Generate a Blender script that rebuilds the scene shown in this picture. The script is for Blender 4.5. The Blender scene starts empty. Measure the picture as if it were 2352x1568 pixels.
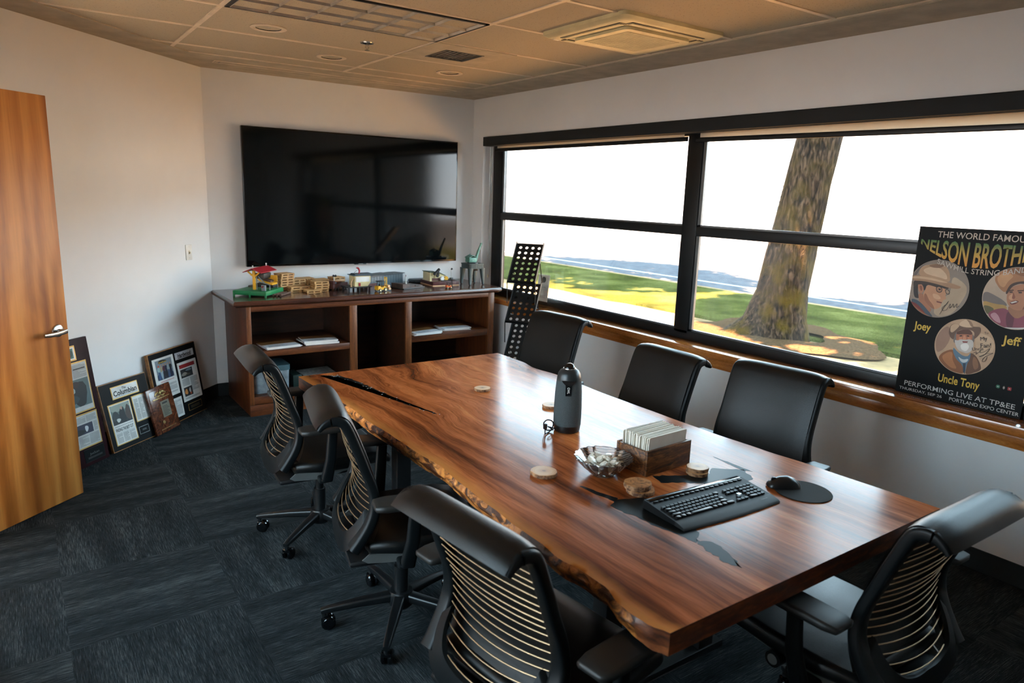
import bpy, bmesh, math, random
from mathutils import Vector, Matrix, noise as mnoise
R0 = random.Random(7)
S = bpy.context.scene
COL = S.collection
PI = math.pi
rad = math.radians

# ------------------------------------------------------------------ camera, light, exposure
YAW, PITCH, ROLL, CAMH = 0.612, 0.2043, -0.0326, 1.7207
def camera():
    cy, sy, cp, sp = math.cos(YAW), math.sin(YAW), math.cos(PITCH), math.sin(PITCH)
    f = Vector((sy*cp, cy*cp, -sp)); r = Vector((cy, -sy, 0)); d = f.cross(r)
    cr, sr = math.cos(ROLL), math.sin(ROLL)
    r2 = r*cr + d*sr; d2 = d*cr - r*sr
    cam = bpy.data.cameras.new('camera'); o = bpy.data.objects.new('camera', cam); COL.objects.link(o)
    m = Matrix(((r2.x, -d2.x, -f.x, 0), (r2.y, -d2.y, -f.y, 0), (r2.z, -d2.z, -f.z, CAMH), (0, 0, 0, 1)))
    o.matrix_world = m
    cam.sensor_width = 36.0; cam.lens = 1626.7*36/2352; cam.clip_start = .05; cam.clip_end = 300
    cam.dof.use_dof = True; cam.dof.focus_distance = 3.6; cam.dof.aperture_fstop = 3.6
    S.camera = o
camera()
S.view_settings.view_transform = 'Standard'; S.view_settings.look = 'None'
S.view_settings.gamma = 1.0; S.view_settings.use_curve_mapping = False
S.view_settings.exposure = 0.9
w = bpy.data.worlds.new('sky'); S.world = w; w.use_nodes = True
nt = w.node_tree; nt.nodes.clear()
wo = nt.nodes.new('ShaderNodeOutputWorld'); bg = nt.nodes.new('ShaderNodeBackground')
tc = nt.nodes.new('ShaderNodeTexCoord'); sx = nt.nodes.new('ShaderNodeSeparateXYZ'); rp = nt.nodes.new('ShaderNodeValToRGB')
nt.links.new(tc.outputs['Generated'], sx.inputs[0]); nt.links.new(sx.outputs['Z'], rp.inputs[0])
rp.color_ramp.elements[0].position = 0.0; rp.color_ramp.elements[0].color = (.90, .95, 1.0, 1)
rp.color_ramp.elements[1].position = 0.28; rp.color_ramp.elements[1].color = (.58, .83, 1.0, 1)
nt.links.new(rp.outputs[0], bg.inputs[0]); nt.links.new(bg.outputs[0], wo.inputs[0])
SKY = 8.0
bg.inputs[1].default_value = SKY
sl = bpy.data.lights.new('sun', 'SUN'); so = bpy.data.objects.new('sun', sl); COL.objects.link(so)
sl.energy = 84; sl.color = (1.0, .63, .35); sl.angle = rad(.6)
# the sun stands high behind the building and shines towards the street (+x)
sd = Vector((math.cos(rad(61))*math.cos(rad(-18)), math.cos(rad(61))*math.sin(rad(-18)), -math.sin(rad(61))))
so.rotation_euler = sd.to_track_quat('-Z', 'Y').to_euler(); so.location = (-6, 4, 14)

# ------------------------------------------------------------------ mesh helpers
class MB:
    def __init__(s): s.bm = bmesh.new(); s.mi = 0
    def _mark(s, faces):
        for f in faces: f.material_index = s.mi
    def box(s, lo, hi, bev=0, rot=None, seg=2):
        lo = Vector(lo); hi = Vector(hi); c = (lo+hi)/2; d = hi-lo
        r = bmesh.ops.create_cube(s.bm, size=1.0); vs = r['verts']
        for v in vs: v.co = Vector((v.co.x*d.x, v.co.y*d.y, v.co.z*d.z))
        if bev:
            es = list({e for v in vs for e in v.link_edges})
            b = bmesh.ops.bevel(s.bm, geom=es, offset=min(bev, min(abs(d.x), abs(d.y), abs(d.z))*.49), segments=seg, profile=.5, affect='EDGES')
            vs = list({v for f in b['faces'] for v in f.verts} | {v for v in vs if v.is_valid})
        for v in vs:
            p = v.co.copy()
            if rot is not None: p = rot @ p
            v.co = p + c
        s._mark({f for v in vs for f in v.link_faces}); return vs
    def quad(s, pts):
        f = s.bm.faces.new([s.bm.verts.new(p) for p in pts]); f.material_index = s.mi; return f
    def loft(s, rings, closed=True, cap=True, loop=False):
        vr = [[s.bm.verts.new(p) for p in r] for r in rings]; n = len(vr[0]); fs = []
        K = len(vr)
        for i in range(K if loop else K-1):
            a, b = vr[i], vr[(i+1) % K]
            for j in range(n if closed else n-1):
                k = (j+1) % n
                try: fs.append(s.bm.faces.new((a[j], a[k], b[k], b[j])))
                except ValueError: pass
        if cap and closed and not loop:
            try: fs.append(s.bm.faces.new(list(reversed(vr[0])))); fs.append(s.bm.faces.new(vr[-1]))
            except ValueError: pass
        s._mark(fs); return vr
    def sweep(s, pts, sec, up=(0, 0, 1), cap=True, loop=False, scale=None):
        """sec: list of (a,b) in the (side, up') plane"""
        pts = [Vector(p) for p in pts]; rings = []; up = Vector(up); n = len(pts)
        for i, p in enumerate(pts):
            if loop: t = pts[(i+1) % n]-pts[i-1]
            else: t = pts[min(i+1, n-1)]-pts[max(i-1, 0)]
            t.normalize(); sd_ = t.cross(up)
            if sd_.length < 1e-5: sd_ = t.cross(Vector((0, 1, 0)))
            sd_.normalize(); u2 = sd_.cross(t)
            k = scale[i] if scale else 1
            kk = k if isinstance(k, tuple) else (k, k)
            rings.append([p + sd_*a*kk[0] + u2*b*kk[1] for a, b in sec])
        return s.loft(rings, True, cap, loop)
    def tube(s, pts, r=.01, seg=10, up=(0, 0, 1), flat=1.0, scale=None, loop=False):
        return s.sweep(pts, [(r*math.cos(2*PI*i/seg), r*flat*math.sin(2*PI*i/seg)) for i in range(seg)], up, True, loop, scale)
    def cyl(s, p0, p1, r0, r1=None, seg=20):
        r1 = r0 if r1 is None else r1; p0 = Vector(p0); p1 = Vector(p1); t = (p1-p0).normalized()
        a = t.cross(Vector((0, 0, 1)));
        if a.length < 1e-4: a = Vector((1, 0, 0))
        a.normalize(); b = t.cross(a)
        rg = [[p + (a*math.cos(2*PI*i/seg) + b*math.sin(2*PI*i/seg))*r for i in range(seg)] for p, r in ((p0, r0), (p1, r1))]
        return s.loft(rg)
    def lathe(s, prof, seg=32, c=(0, 0, 0), M=None, cap=True):
        c = Vector(c); rg = []
        for r, z in prof:
            ring = []
            for i in range(seg):
                p = Vector((r*math.cos(2*PI*i/seg), r*math.sin(2*PI*i/seg), z))
                if M is not None: p = M @ p
                ring.append(p+c)
            rg.append(ring)
        return s.loft(rg, True, cap)
    def prism(s, poly, z0, z1, fn=None):
        fn = fn or (lambda x, y, z: (x, y, z))
        n = len(poly)
        a = [s.bm.verts.new(fn(x, y, z0)) for x, y in poly]; b = [s.bm.verts.new(fn(x, y, z1)) for x, y in poly]
        fs = [s.bm.faces.new(list(reversed(a))), s.bm.faces.new(b)]
        for i in range(n): fs.append(s.bm.faces.new((a[i], a[(i+1) % n], b[(i+1) % n], b[i])))
        s._mark(fs)
    def ball(s, c, r, sub=2):
        v = bmesh.ops.create_icosphere(s.bm, subdivisions=sub, radius=1)['verts']
        rr = r if isinstance(r, (tuple, list)) else (r, r, r)
        for q in v: q.co = Vector((q.co.x*rr[0]+c[0], q.co.y*rr[1]+c[1], q.co.z*rr[2]+c[2]))
        s._mark({f for q in v for f in q.link_faces})
    def build(s, name, mats, parent=None, smooth=35, loc=None, recalc=True):
        if recalc: bmesh.ops.recalc_face_normals(s.bm, faces=s.bm.faces)
        me = bpy.data.meshes.new(name); s.bm.to_mesh(me); s.bm.free()
        for m in (mats if isinstance(mats, (list, tuple)) else [mats]): me.materials.append(m)
        if smooth:
            me.polygons.foreach_set('use_smooth', [True]*len(me.polygons))
            me.set_sharp_from_angle(angle=rad(smooth))
        o = bpy.data.objects.new(name, me); COL.objects.link(o)
        if parent: o.parent = parent
        if loc: o.location = loc
        return o
def tag(o, label=None, cat=None, group=None, kind=None):
    if label: o['label'] = label
    if cat: o['category'] = cat
    if group: o['group'] = group
    if kind: o['kind'] = kind
    return o
def thing(name, label, cat, loc=(0, 0, 0), rz=0, group=None, M=None):
    o = bpy.data.objects.new(name, None); COL.objects.link(o); o.empty_display_size = .05
    if M is not None: o.matrix_world = M
    else: o.location = loc; o.rotation_euler = (0, 0, rz)
    return tag(o, label, cat, group)
def st(o): o['kind'] = 'structure'; return o
def dup(root, loc=None, rz=None, label=None, group=None, cat=None):
    r = root.copy(); COL.objects.link(r)
    if loc is not None: r.location = loc
    if rz is not None: r.rotation_euler = (0, 0, rz)
    if label: r['label'] = label
    if group: r['group'] = group
    for ch in list(root.children):
        c = ch.copy(); COL.objects.link(c); c.parent = r
        for g in list(ch.children):
            d = g.copy(); COL.objects.link(d); d.parent = c
    return r
def rrect(w, h, r, n=4):
    out = []
    for cx, cy, a0 in ((w/2-r, h/2-r, 0), (-w/2+r, h/2-r, 90), (-w/2+r, -h/2+r, 180), (w/2-r, -h/2+r, 270)):
        for i in range(n+1):
            a = rad(a0+90*i/n); out.append((cx+r*math.cos(a), cy+r*math.sin(a)))
    return out
def smooth_pts(pts, n=6):
    P = [Vector(p) for p in pts]; out = []
    for i in range(len(P)-1):
        p0, p1, p2, p3 = P[max(i-1, 0)], P[i], P[i+1], P[min(i+2, len(P)-1)]
        for k in range(n):
            t = k/n
            out.append(.5*((2*p1)+(p2-p0)*t+(2*p0-5*p1+4*p2-p3)*t*t+(3*p1-p0-3*p2+p3)*t**3))
    out.append(P[-1]); return out
def text_obj(name, body, mat, parent, M, width=None, height=None, ext=.0004, bold=0.0, sx=None, warp=None, spacing=1.0):
    """M maps (x right, y up, z out). width/height: target box of the lettering; returns one mesh object"""
    cu = bpy.data.curves.new(name, 'FONT'); cu.body = body; cu.size = 1; cu.extrude = 0; cu.offset = bold; cu.resolution_u = 3
    cu.space_character = spacing
    t = bpy.data.objects.new(name+'_t', cu); COL.objects.link(t)
    dg = bpy.context.evaluated_depsgraph_get(); me = bpy.data.meshes.new_from_object(t.evaluated_get(dg))
    bpy.data.objects.remove(t); bpy.data.curves.remove(cu)
    xs = [v.co.x for v in me.vertices]; ys = [v.co.y for v in me.vertices]
    x0, x1, y0, y1 = min(xs), max(xs), min(ys), max(ys)
    kx = width/(x1-x0) if width else None; ky = height/(y1-min(0, y0)) if height else None
    if kx is None: kx = ky
    if ky is None: ky = kx
    bm = bmesh.new(); bm.from_mesh(me); bpy.data.meshes.remove(me)
    if warp: bmesh.ops.subdivide_edges(bm, edges=[e for e in bm.edges if e.calc_length() > .12], cuts=3)
    bmesh.ops.triangulate(bm, faces=[f for f in bm.faces if len(f.verts) > 4])
    for v in bm.verts:
        x = (v.co.x-x0)*kx; y = v.co.y*ky
        if warp: x, y = warp(x, y)
        v.co = M @ Vector((x, y, ext))
    me = bpy.data.meshes.new(name); bm.to_mesh(me); bm.free(); me.materials.append(mat)
    o = bpy.data.objects.new(name, me); COL.objects.link(o)
    if parent: o.parent = parent
    return o

# ------------------------------------------------------------------ materials
def lin(c):
    return tuple((x/255/12.92 if x/255 <= .04045 else ((x/255+.055)/1.055)**2.4) for x in c[:3]) + (1.0,)
class NT:
    def __init__(s, name):
        s.m = bpy.data.materials.new(name); s.m.use_nodes = True; s.t = s.m.node_tree
        s.b = s.t.nodes['Principled BSDF']; s.out = s.t.nodes['Material Output']
    def n(s, typ, ins=None, **kw):
        x = s.t.nodes.new('ShaderNode'+typ)
        for k, v in kw.items(): setattr(x, k, v)
        for k, v in (ins or {}).items():
            if hasattr(v, 'is_output'): s.t.links.new(v, x.inputs[k])
            else: x.inputs[k].default_value = v
        return x
    def set(s, **kw):
        for k, v in kw.items():
            k = k.replace('_', ' ')
            if hasattr(v, 'is_output'): s.t.links.new(v, s.b.inputs[k])
            else: s.b.inputs[k].default_value = v
    def ramp(s, fac, stops):
        r = s.n('ValToRGB', {0: fac}); e = r.color_ramp.elements
        while len(e) < len(stops): e.new(.5)
        for i, (p, c) in enumerate(stops): e[i].position = p; e[i].color = c if len(c) == 4 else lin(c)
        return r.outputs[0]
    def coord(s, stretch=(1, 1, 1), which='Object', off=None):
        t = s.n('TexCoord'); mp = s.n('Mapping', {0: t.outputs[which], 3: stretch})
        if off is not None: s.t.links.new(off, mp.inputs[1])
        return mp.outputs[0]
    def noise(s, vec, scale, det=4, dist=0, rough=.55):
        return s.n('TexNoise', {'Vector': vec, 'Scale': scale, 'Detail': det, 'Distortion': dist, 'Roughness': rough}).outputs[0]
    def mix(s, f, a, b, mode='MIX'):
        x = s.n('MixRGB', {0: f, 1: a, 2: b}, blend_type=mode); return x.outputs[0]
    def math(s, op, a, b=0.0, clamp=False):
        return s.n('Math', {0: a, 1: b}, operation=op, use_clamp=clamp).outputs[0]
    def bump(s, h, strength=.2, dist=.01):
        s.set(Normal=s.n('Bump', {'Height': h, 'Strength': strength, 'Distance': dist}).outputs[0])
def pm(name, c, rough=.5, metal=0., c2=None, ns=8., stretch=(1, 1, 1), lo=.35, hi=.65, det=4, bump=0., bs=None, bd=.005, spec=.5, coat=0., **kw):
    k = NT(name); k.set(Roughness=rough, Metallic=metal); k.b.inputs['Specular IOR Level'].default_value = spec
    if coat: k.b.inputs['Coat Weight'].default_value = coat; k.b.inputs['Coat Roughness'].default_value = .1
    v = k.coord(stretch)
    c2 = c2 or tuple(x*.9 for x in c)
    k.set(Base_Color=k.ramp(k.noise(v, ns, det), [(lo, lin(c)), (hi, lin(c2))]))
    if bump: k.bump(k.noise(k.coord(), bs or ns*10, 3), bump, bd)
    return k.m
def wood(name, cols, stretch=(1, 1, 1), ns=4., rough=.4, dist=.6, bump=.05, spec=.5, fine=60, coat=0):
    """cols dark..light; stretch: small along the grain"""
    k = NT(name); k.set(Roughness=rough); k.b.inputs['Specular IOR Level'].default_value = spec
    if coat: k.b.inputs['Coat Weight'].default_value = coat; k.b.inputs['Coat Roughness'].default_value = .12
    v = k.coord(stretch); n1 = k.noise(v, ns, 6, dist)
    base = k.ramp(n1, [(.3+.4*i/(len(cols)-1), lin(c)) for i, c in enumerate(cols)])
    n2 = k.noise(v, fine, 3, .1); dk = k.ramp(n2, [(.35, (.62, .62, .62, 1)), (.6, (1, 1, 1, 1))])
    k.set(Base_Color=k.mix(1., base, dk, 'MULTIPLY'))
    if bump: k.bump(n2, bump, .003)
    return k.m
MT = {}
def mats():
    g = MT
    # painted walls
    k = NT('wall_paint'); v = k.coord(); k.set(Base_Color=k.ramp(k.noise(v, 2.0, 3), [(.3, lin((229, 231, 232))), (.7, lin((223, 225, 226)))]), Roughness=.75)
    k.bump(k.noise(v, 260, 4), .12, .002); g['wall'] = k.m
    g['ceilpaint'] = pm('soffit_paint', (184, 172, 150), .8, bump=.08, bs=200)
    k = NT('ceiling_tile'); v = k.coord(); vo = k.n('TexVoronoi', {'Vector': v, 'Scale': 95.}).outputs[0]
    pit = k.ramp(vo, [(.10, (.25, .25, .25, 1)), (.24, (1, 1, 1, 1))]); m2 = k.ramp(k.noise(v, 60, 3), [(.42, (1, 1, 1, 1)), (.56, (0, 0, 0, 1))])
    pit = k.mix(m2, pit, (1, 1, 1, 1)); k.set(Base_Color=k.mix(1., lin((176, 164, 142)), pit, 'MULTIPLY'), Roughness=.9); k.bump(pit, .4, .004); g['tile'] = k.m
    g['tbar'] = pm('ceiling_grid_paint', (222, 205, 180), .5)
    for ax, nm in ((0, 'carpet_weft'), (1, 'carpet_warp')):
        k = NT(nm); isl = k.n('NewGeometry').outputs['Random Per Island']
        off = k.n('CombineXYZ', {0: k.math('MULTIPLY', isl, 37.), 1: k.math('MULTIPLY', isl, 91.)}).outputs[0]
        stt = (14, 260, 1) if ax == 0 else (260, 14, 1)
        a = k.noise(k.coord(stt, off=off), 1.0, 5, .15, .7)
        wide = k.noise(k.coord((1.2, 9, 1) if ax == 0 else (9, 1.2, 1), off=off), 1.0, 3)
        f = k.math('ADD', k.math('MULTIPLY', a, .7), k.math('MULTIPLY', wide, .35))
        col = k.ramp(f, [(.40, lin((18, 22, 24))), (.54, lin((42, 47, 50))), (.70, lin((88, 94, 96)))])
        sp = k.noise(k.coord(), 420, 2); col = k.mix(.55, col, k.ramp(sp, [(.35, (.35, .35, .35, 1)), (.65, (1.25, 1.25, 1.25, 1))]), 'MULTIPLY')
        k.set(Base_Color=col, Roughness=.95); k.b.inputs['Specular IOR Level'].default_value = .1
        k.bump(k.math('ADD', f, k.math('MULTIPLY', sp, .6)), .6, .006); g['carpet%d' % ax] = k.m
    g['vinyl'] = pm('baseboard_vinyl', (22, 28, 30), .55)
    g['sill'] = wood('sill_wood', [(150, 86, 34), (186, 112, 50), (206, 136, 70)], (10, .8, 10), 3, .16, coat=.8)
    g['frame'] = pm('anodized_black', (24, 27, 29), .38, .3)
    g['frame2'] = pm('gasket_grey', (120, 124, 126), .35, .6)
    g['shade'] = pm('shade_fabric', (24, 28, 30), .8, bump=.1, bs=600)
    # thin pane
    k = NT('window_glass'); t = k.t; fr = k.n('LayerWeight', {0: .12}).outputs['Fresnel']
    tr = k.n('BsdfTransparent', {0: (.97, .985, .975, 1)}); gl = k.n('BsdfGlossy', {'Roughness': .02, 'Color': (1, 1, 1, 1)})
    df = k.n('BsdfDiffuse', {0: (.9, .9, .88, 1)}); tl = k.n('BsdfTranslucent', {0: (.95, .93, .88, 1)})
    v = k.coord((1, 1, .35)); hz = k.ramp(k.noise(v, 2.2, 4, .8), [(.40, (.003, .003, .003, 1)), (.78, (.024, .024, .024, 1))])
    mx = k.n('MixShader', {0: fr}); t.links.new(tr.outputs[0], mx.inputs[1]); t.links.new(gl.outputs[0], mx.inputs[2])
    m2 = k.n('MixShader', {0: hz}); t.links.new(mx.outputs[0], m2.inputs[1]); t.links.new(tl.outputs[0], m2.inputs[2])
    t.links.new(m2.outputs[0], k.out.inputs[0]); g['pane'] = k.m
    k = NT('clear_acrylic'); t = k.t; tr = k.n('BsdfTransparent', {0: (.95, .96, .95, 1)}); gl = k.n('BsdfGlossy', {'Roughness': .05, 'Color': (1, 1, 1, 1)})
    mx = k.n('MixShader', {0: k.n('LayerWeight', {0: .25}).outputs['Fresnel']}); t.links.new(tr.outputs[0], mx.inputs[1]); t.links.new(gl.outputs[0], mx.inputs[2]); t.links.new(mx.outputs[0], k.out.inputs[0]); g['acrylic'] = k.m
    k = NT('cut_crystal'); t = k.t; tr = k.n('BsdfTransparent', {0: (.93, .95, .95, 1)}); gl = k.n('BsdfGlossy', {'Roughness': .04, 'Color': (1, 1, 1, 1)}); rf = k.n('BsdfRefraction', {'IOR': 1.45, 'Roughness': .05})
    pt = k.ramp(k.n('TexWave', {'Vector': k.coord(), 'Scale': 34., 'Distortion': 1.5}, bands_direction='DIAGONAL').outputs[1], [(.45, (.10, .10, .10, 1)), (.75, (.42, .42, .42, 1))]); fd = k.n('BsdfTranslucent', {0: (1, 1, 1, 1)}); m0 = k.n('MixShader', {0: pt}); t.links.new(tr.outputs[0], m0.inputs[1]); t.links.new(fd.outputs[0], m0.inputs[2]); mx = k.n('MixShader', {0: k.n('LayerWeight', {0: .5}).outputs['Fresnel']}); t.links.new(m0.outputs[0], mx.inputs[1]); t.links.new(gl.outputs[0], mx.inputs[2]); t.links.new(mx.outputs[0], k.out.inputs[0]); g['crystal'] = k.m
    g['birch'] = None
    k = NT('birch_veneer'); v = k.coord((3.2, 3.2, .32)); n1 = k.noise(v, 1.6, 5, 1.6); n2 = k.n('TexWave', {'Vector': k.coord((1.4, 1.4, .22)), 'Scale': 2.2, 'Distortion': 9.0, 'Detail': 3.0, 'Detail Scale': 1.2}).outputs[1]
    f = k.math('ADD', k.math('MULTIPLY', n1, .8), k.math('MULTIPLY', n2, .2))
    c = k.ramp(f, [(.32, lin((134, 74, 26))), (.5, lin((178, 110, 46))), (.68, lin((204, 138, 68)))])
    fine = k.ramp(k.noise(k.coord((90, 90, 2.5)), 1, 3), [(.3, (.86, .86, .86, 1)), (.7, (1, 1, 1, 1))]); k.set(Base_Color=k.mix(1., c, fine, 'MULTIPLY'), Roughness=.38); g['birch'] = k.m
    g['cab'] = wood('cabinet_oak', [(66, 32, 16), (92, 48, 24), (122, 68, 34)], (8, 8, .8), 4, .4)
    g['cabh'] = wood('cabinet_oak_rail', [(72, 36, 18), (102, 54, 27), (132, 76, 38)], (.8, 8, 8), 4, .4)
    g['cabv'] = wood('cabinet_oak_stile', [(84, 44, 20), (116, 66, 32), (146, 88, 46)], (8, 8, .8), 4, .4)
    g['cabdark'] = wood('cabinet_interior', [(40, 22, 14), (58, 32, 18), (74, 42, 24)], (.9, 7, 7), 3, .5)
    g['cabtop'] = wood('cabinet_top', [(56, 32, 26), (78, 46, 36), (98, 60, 46)], (.8, 9, 9), 4, .22, coat=.4)
    g['leather'] = pm('black_leather', (9, 11, 12), .36, c2=(7, 9, 10), ns=30, bump=.25, bs=420, bd=.002, spec=.36)
    g['plastic'] = pm('charcoal_plastic', (11, 15, 17), .42, bump=.06, bs=900, bd=.001, spec=.2)
    g['armpad'] = pm('arm_pad_urethane', (18, 18, 17), .5, bump=.08, bs=700, bd=.001)
    g['wire'] = pm('champagne_wire', (190, 160, 124), .34, .85)
    g['alu'] = pm('cast_aluminium', (176, 180, 178), .35, .85)
    g['dark'] = pm('black_plastic', (14, 16, 18), .35)
    g['gloss'] = pm('gloss_black_plastic', (8, 9, 11), .12)
    g['steel'] = pm('black_steel', (18, 20, 22), .5, .2)
    g['chrome'] = pm('satin_nickel', (200, 200, 198), .25, 1.0)
    g['white'] = pm('white_plastic', (232, 230, 222), .35)
    g['ivory'] = pm('ivory_plastic', (214, 204, 176), .35)
    g['paper'] = pm('white_paper', (238, 234, 226), .8, c2=(228, 222, 212))
    g['gold'] = pm('gold_trim', (206, 168, 98), .4, .5)
mats()
# ------------------------------------------------------------------ room shell
D, W, H = 6.04, 3.709, 2.592
XL = 1.266; XW = -.55; YF = -1.2
g = MT
def P(name, boxes, mat, parent=None, bev=0):
    b = MB()
    for lo, hi in boxes: b.box(lo, hi, bev)
    return b.build(name, mat, parent)
s45 = math.sqrt(.5)
LDIR = Vector((-s45, -s45, 0)); LN = Vector((s45, -s45, 0)); LC = Vector((XL, D, 0))   # left diagonal wall: direction, inward normal, corner
def lw(t, n, z): return LC + LDIR*t + LN*n + Vector((0, 0, z))

def room():
    # carpet tiles, quarter-turned
    b = MB(); T = .61
    for i in range(-2, 6):
        for j in range(-7, 7):
            x0 = .64+i*T; y0 = 2.845+j*T
            xa, xb = max(x0, XW-.01), min(x0+T, W+.01); ya, yb = max(y0, YF-.01), min(y0+T, D+.01)
            if xb-xa < .005 or yb-ya < .005: continue
            b.mi = 1 if (i+j) % 2 == 0 else 0
            b.quad(((xa, ya, 0), (xb, ya, 0), (xb, yb, 0), (xa, yb, 0)))
    st(b.build('floor', [g['carpet0'], g['carpet1']], smooth=0))
    st(P('wall_back', [((.9, D, -.15), (4.0, D+.15, 2.85))], g['wall']))
    y0, y1, z0, z1 = .45, 5.86, .71, 2.24
    st(P('wall_right', [((W, YF-.15, -.15), (3.95, y0, 2.85)), ((W, y1, -.15), (3.95, D+.1, 2.85)), ((W, y0, -.15), (3.95, y1, z0)), ((W, y0, z1), (3.95, y1, 2.85))], g['wall']))
    b = MB(); b.loft([[lw(-.05, 0, z), lw(2.62, 0, z), lw(2.62, -.15, z), lw(-.05, -.15, z)] for z in (-.15, 2.85)])
    st(b.build('wall_left', g['wall']))
    st(P('wall_entry', [((XW-.12, 3.83, -.15), (XW, 4.32, 2.85)), ((XW-.12, 2.70, -.15), (XW, 2.90, 2.85)), ((XW-.12, 2.9, 2.14), (XW, 3.83, 2.85)), ((XW-.12, YF-.1, -.15), (XW, 1.1, 2.85)), ((XW-.12, 1.1, -.15), (XW, 2.70, .45)), ((XW-.12, 1.1, 2.4), (XW, 2.70, 2.85))], g['wall']))
    st(P('wall_front', [((XW-.12, YF-.15, -.15), (W+.2, YF, 2.85))], g['wall']))
    st(P('wall_hall', [((-1.9, 2.75, 2.3), (-1.8, 4.6, 2.85)), ((-1.9, 2.75, -.15), (-1.8, 4.6, .62)), ((-1.9, 2.75, .1), (-1.8, 2.84, 2.4)), ((-1.9, 4.36, .1), (-1.8, 4.6, 2.4)), ((-1.9, 2.72, -.15), (XW-.12, 2.80, 2.85)), ((-1.9, 4.4, -.15), (XW-.12, 4.5, 2.85)), ((-1.9, 2.75, 2.45), (XW-.12, 4.5, 2.55)), ((-1.9, 2.75, -.15), (XW-.12, 4.5, -.002))], g['wall']))
    # ceiling: slab, tiles, grid, painted border
    c = st(P('ceiling', [((XW-.2, YF-.2, H+.03), (W+.3, D+.3, H+.2))], g['ceilpaint']))
    b = MB(); b.box((XW, YF, H+.008), (3.36, 5.46, H+.029)); b.build('ceiling_panels', g['tile'], c)
    b = MB()
    xs = [2.165-1.22*k for k in range(-0, 3)]; ys = [4.575+.61*k for k in range(-10, 2)]
    for x in xs: b.box((x-.012, YF, H+.003), (x+.012, 5.46, H+.0085))
    for y in ys: b.box((XW, y-.012, H+.0035), (3.36, y+.012, H+.0088))
    b.box((3.33, YF, H+.003), (3.355, 5.46, H+.009)); b.box((XW, 5.435, H+.003), (3.36, 5.455, H+.009))
    b.build('ceiling_grid', g['tbar'], c)
    b = MB(); b.box((3.354, YF, H), (W+.02, D+.02, H+.031)); b.box((XW, 5.45, H+.0002), (W, D+.02, H+.031))
    b.loft([[lw(-.2, -.05, z), lw(2.8, -.05, z), lw(2.8, .29, z), lw(-.2, .29, z)] for z in (H+.0004, H+.0305)])
    b.build('ceiling_border', g['ceilpaint'], c)
    # roof edge above keeps the sun off the wall
    st(P('roof', [((-2.1, -6, 2.9), (4.25, 14, 3.2))], g['ceilpaint']))
    hB = .108
    st(P('baseboard_back', [((XL, D-.008, 0), (W, D, hB))], g['vinyl']))
    st(P('baseboard_right', [((W-.008, YF, 0), (W, D, hB))], g['vinyl']))
    b = MB(); b.loft([[lw(0, 0, z), lw(2.57, 0, z), lw(2.57, .008, z), lw(0, .008, z)] for z in (0, hB)]); st(b.build('baseboard_left', g['vinyl']))
    # door frame and sill
    st(P('trim_1', [((XW-.13, 3.80, 0), (XW+.015, 3.86, 2.19)), ((XW-.13, 2.87, 0), (XW+.015, 2.93, 2.19)), ((XW-.13, 2.87, 2.135), (XW+.015, 3.86, 2.19))], g['cabv']))
    st(P('trim_2', [((3.667, .40, .712), (3.84, 5.88, .76))], g['sill'], bev=.004))
    st(P('trim_3', [((3.700, .42, .645), (3.722, 5.34, .7115))], g['sill'], bev=.002))
    # window
    xf, xb = 3.829, 3.89
    wn = st(P('window_1', [((xf, 5.715, .762), (xb, 5.86, 2.24)), ((xf, 3.31, .80), (xb, 3.437, 2.16)), ((xf, .45, .762), (xb, .56, 2.24)), ((xf, .94, .80), (xb, 1.06, 2.16)),
                           ((xf, .45, .76), (xb, 5.86, .822)), ((xf+.002, .45, 1.482), (xb, 5.86, 1.546)), ((xf, .45, 2.15), (xb, 5.86, 2.24))], g['frame'], bev=.003))
    bays = ((3.437, 5.715), (1.06, 3.31), (.56, .94)); rows = ((.822, 1.482), (1.546, 2.15))
    b = MB()
    for ya, yb in bays:
        for za, zb in rows:
            e = .012
            b.box((xf+.012, ya, za), (xf+.03, ya+e, zb)); b.box((xf+.012, yb-e*2.2, za), (xf+.03, yb, zb)); b.box((xf+.012, ya, za), (xf+.03, yb, za+e))
    b.build('glazing_bead', g['frame2'], wn)
    for ya, yb in bays:
        for za, zb in rows:
            b = MB(); b.quad(((xf+.036, ya, za), (xf+.036, yb, za), (xf+.036, yb, zb), (xf+.036, ya, zb))); b.build('pane', g['pane'], wn, smooth=0)
    w2 = st(P('fill_window_2', [((XW-.10, y-.03, .45), (XW-.04, y+.03, 2.4)) for y in (1.13, 1.90, 2.67)]+[((XW-.10, 1.1, .45), (XW-.04, 2.70, .51)), ((XW-.10, 1.1, 2.34), (XW-.04, 2.70, 2.4))], g['frame'], bev=.003))  # unseen window added left of the camera to brighten the window wall
    for ya, yb in ((1.16, 1.87), (1.93, 2.64)):
        b = MB(); b.quad(((XW-.07, ya, .51), (XW-.07, yb, .51), (XW-.07, yb, 2.34), (XW-.07, ya, 2.34))); b.build('pane', g['pane'], w2, smooth=0)
    w3 = st(P('fill_window_3', [((-1.87, y-.03, .62), (-1.82, y+.03, 2.3)) for y in (2.87, 3.60, 4.33)]+[((-1.87, 2.84, .62), (-1.82, 4.36, .68)), ((-1.87, 2.84, 2.24), (-1.82, 4.36, 2.3))], g['frame'], bev=.003))  # unseen hall window, added so daylight reaches the wall under the sill
    for ya, yb in ((2.90, 3.57), (3.63, 4.30)):
        b = MB(); b.quad(((-1.845, ya, .68), (-1.845, yb, .68), (-1.845, yb, 2.24), (-1.845, ya, 2.24))); b.build('pane', g['pane'], w3, smooth=0)
    # door leaf
    hx, hy = -.51, 3.80; ang = math.atan2(4.393-hy, .184-hx)
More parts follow.
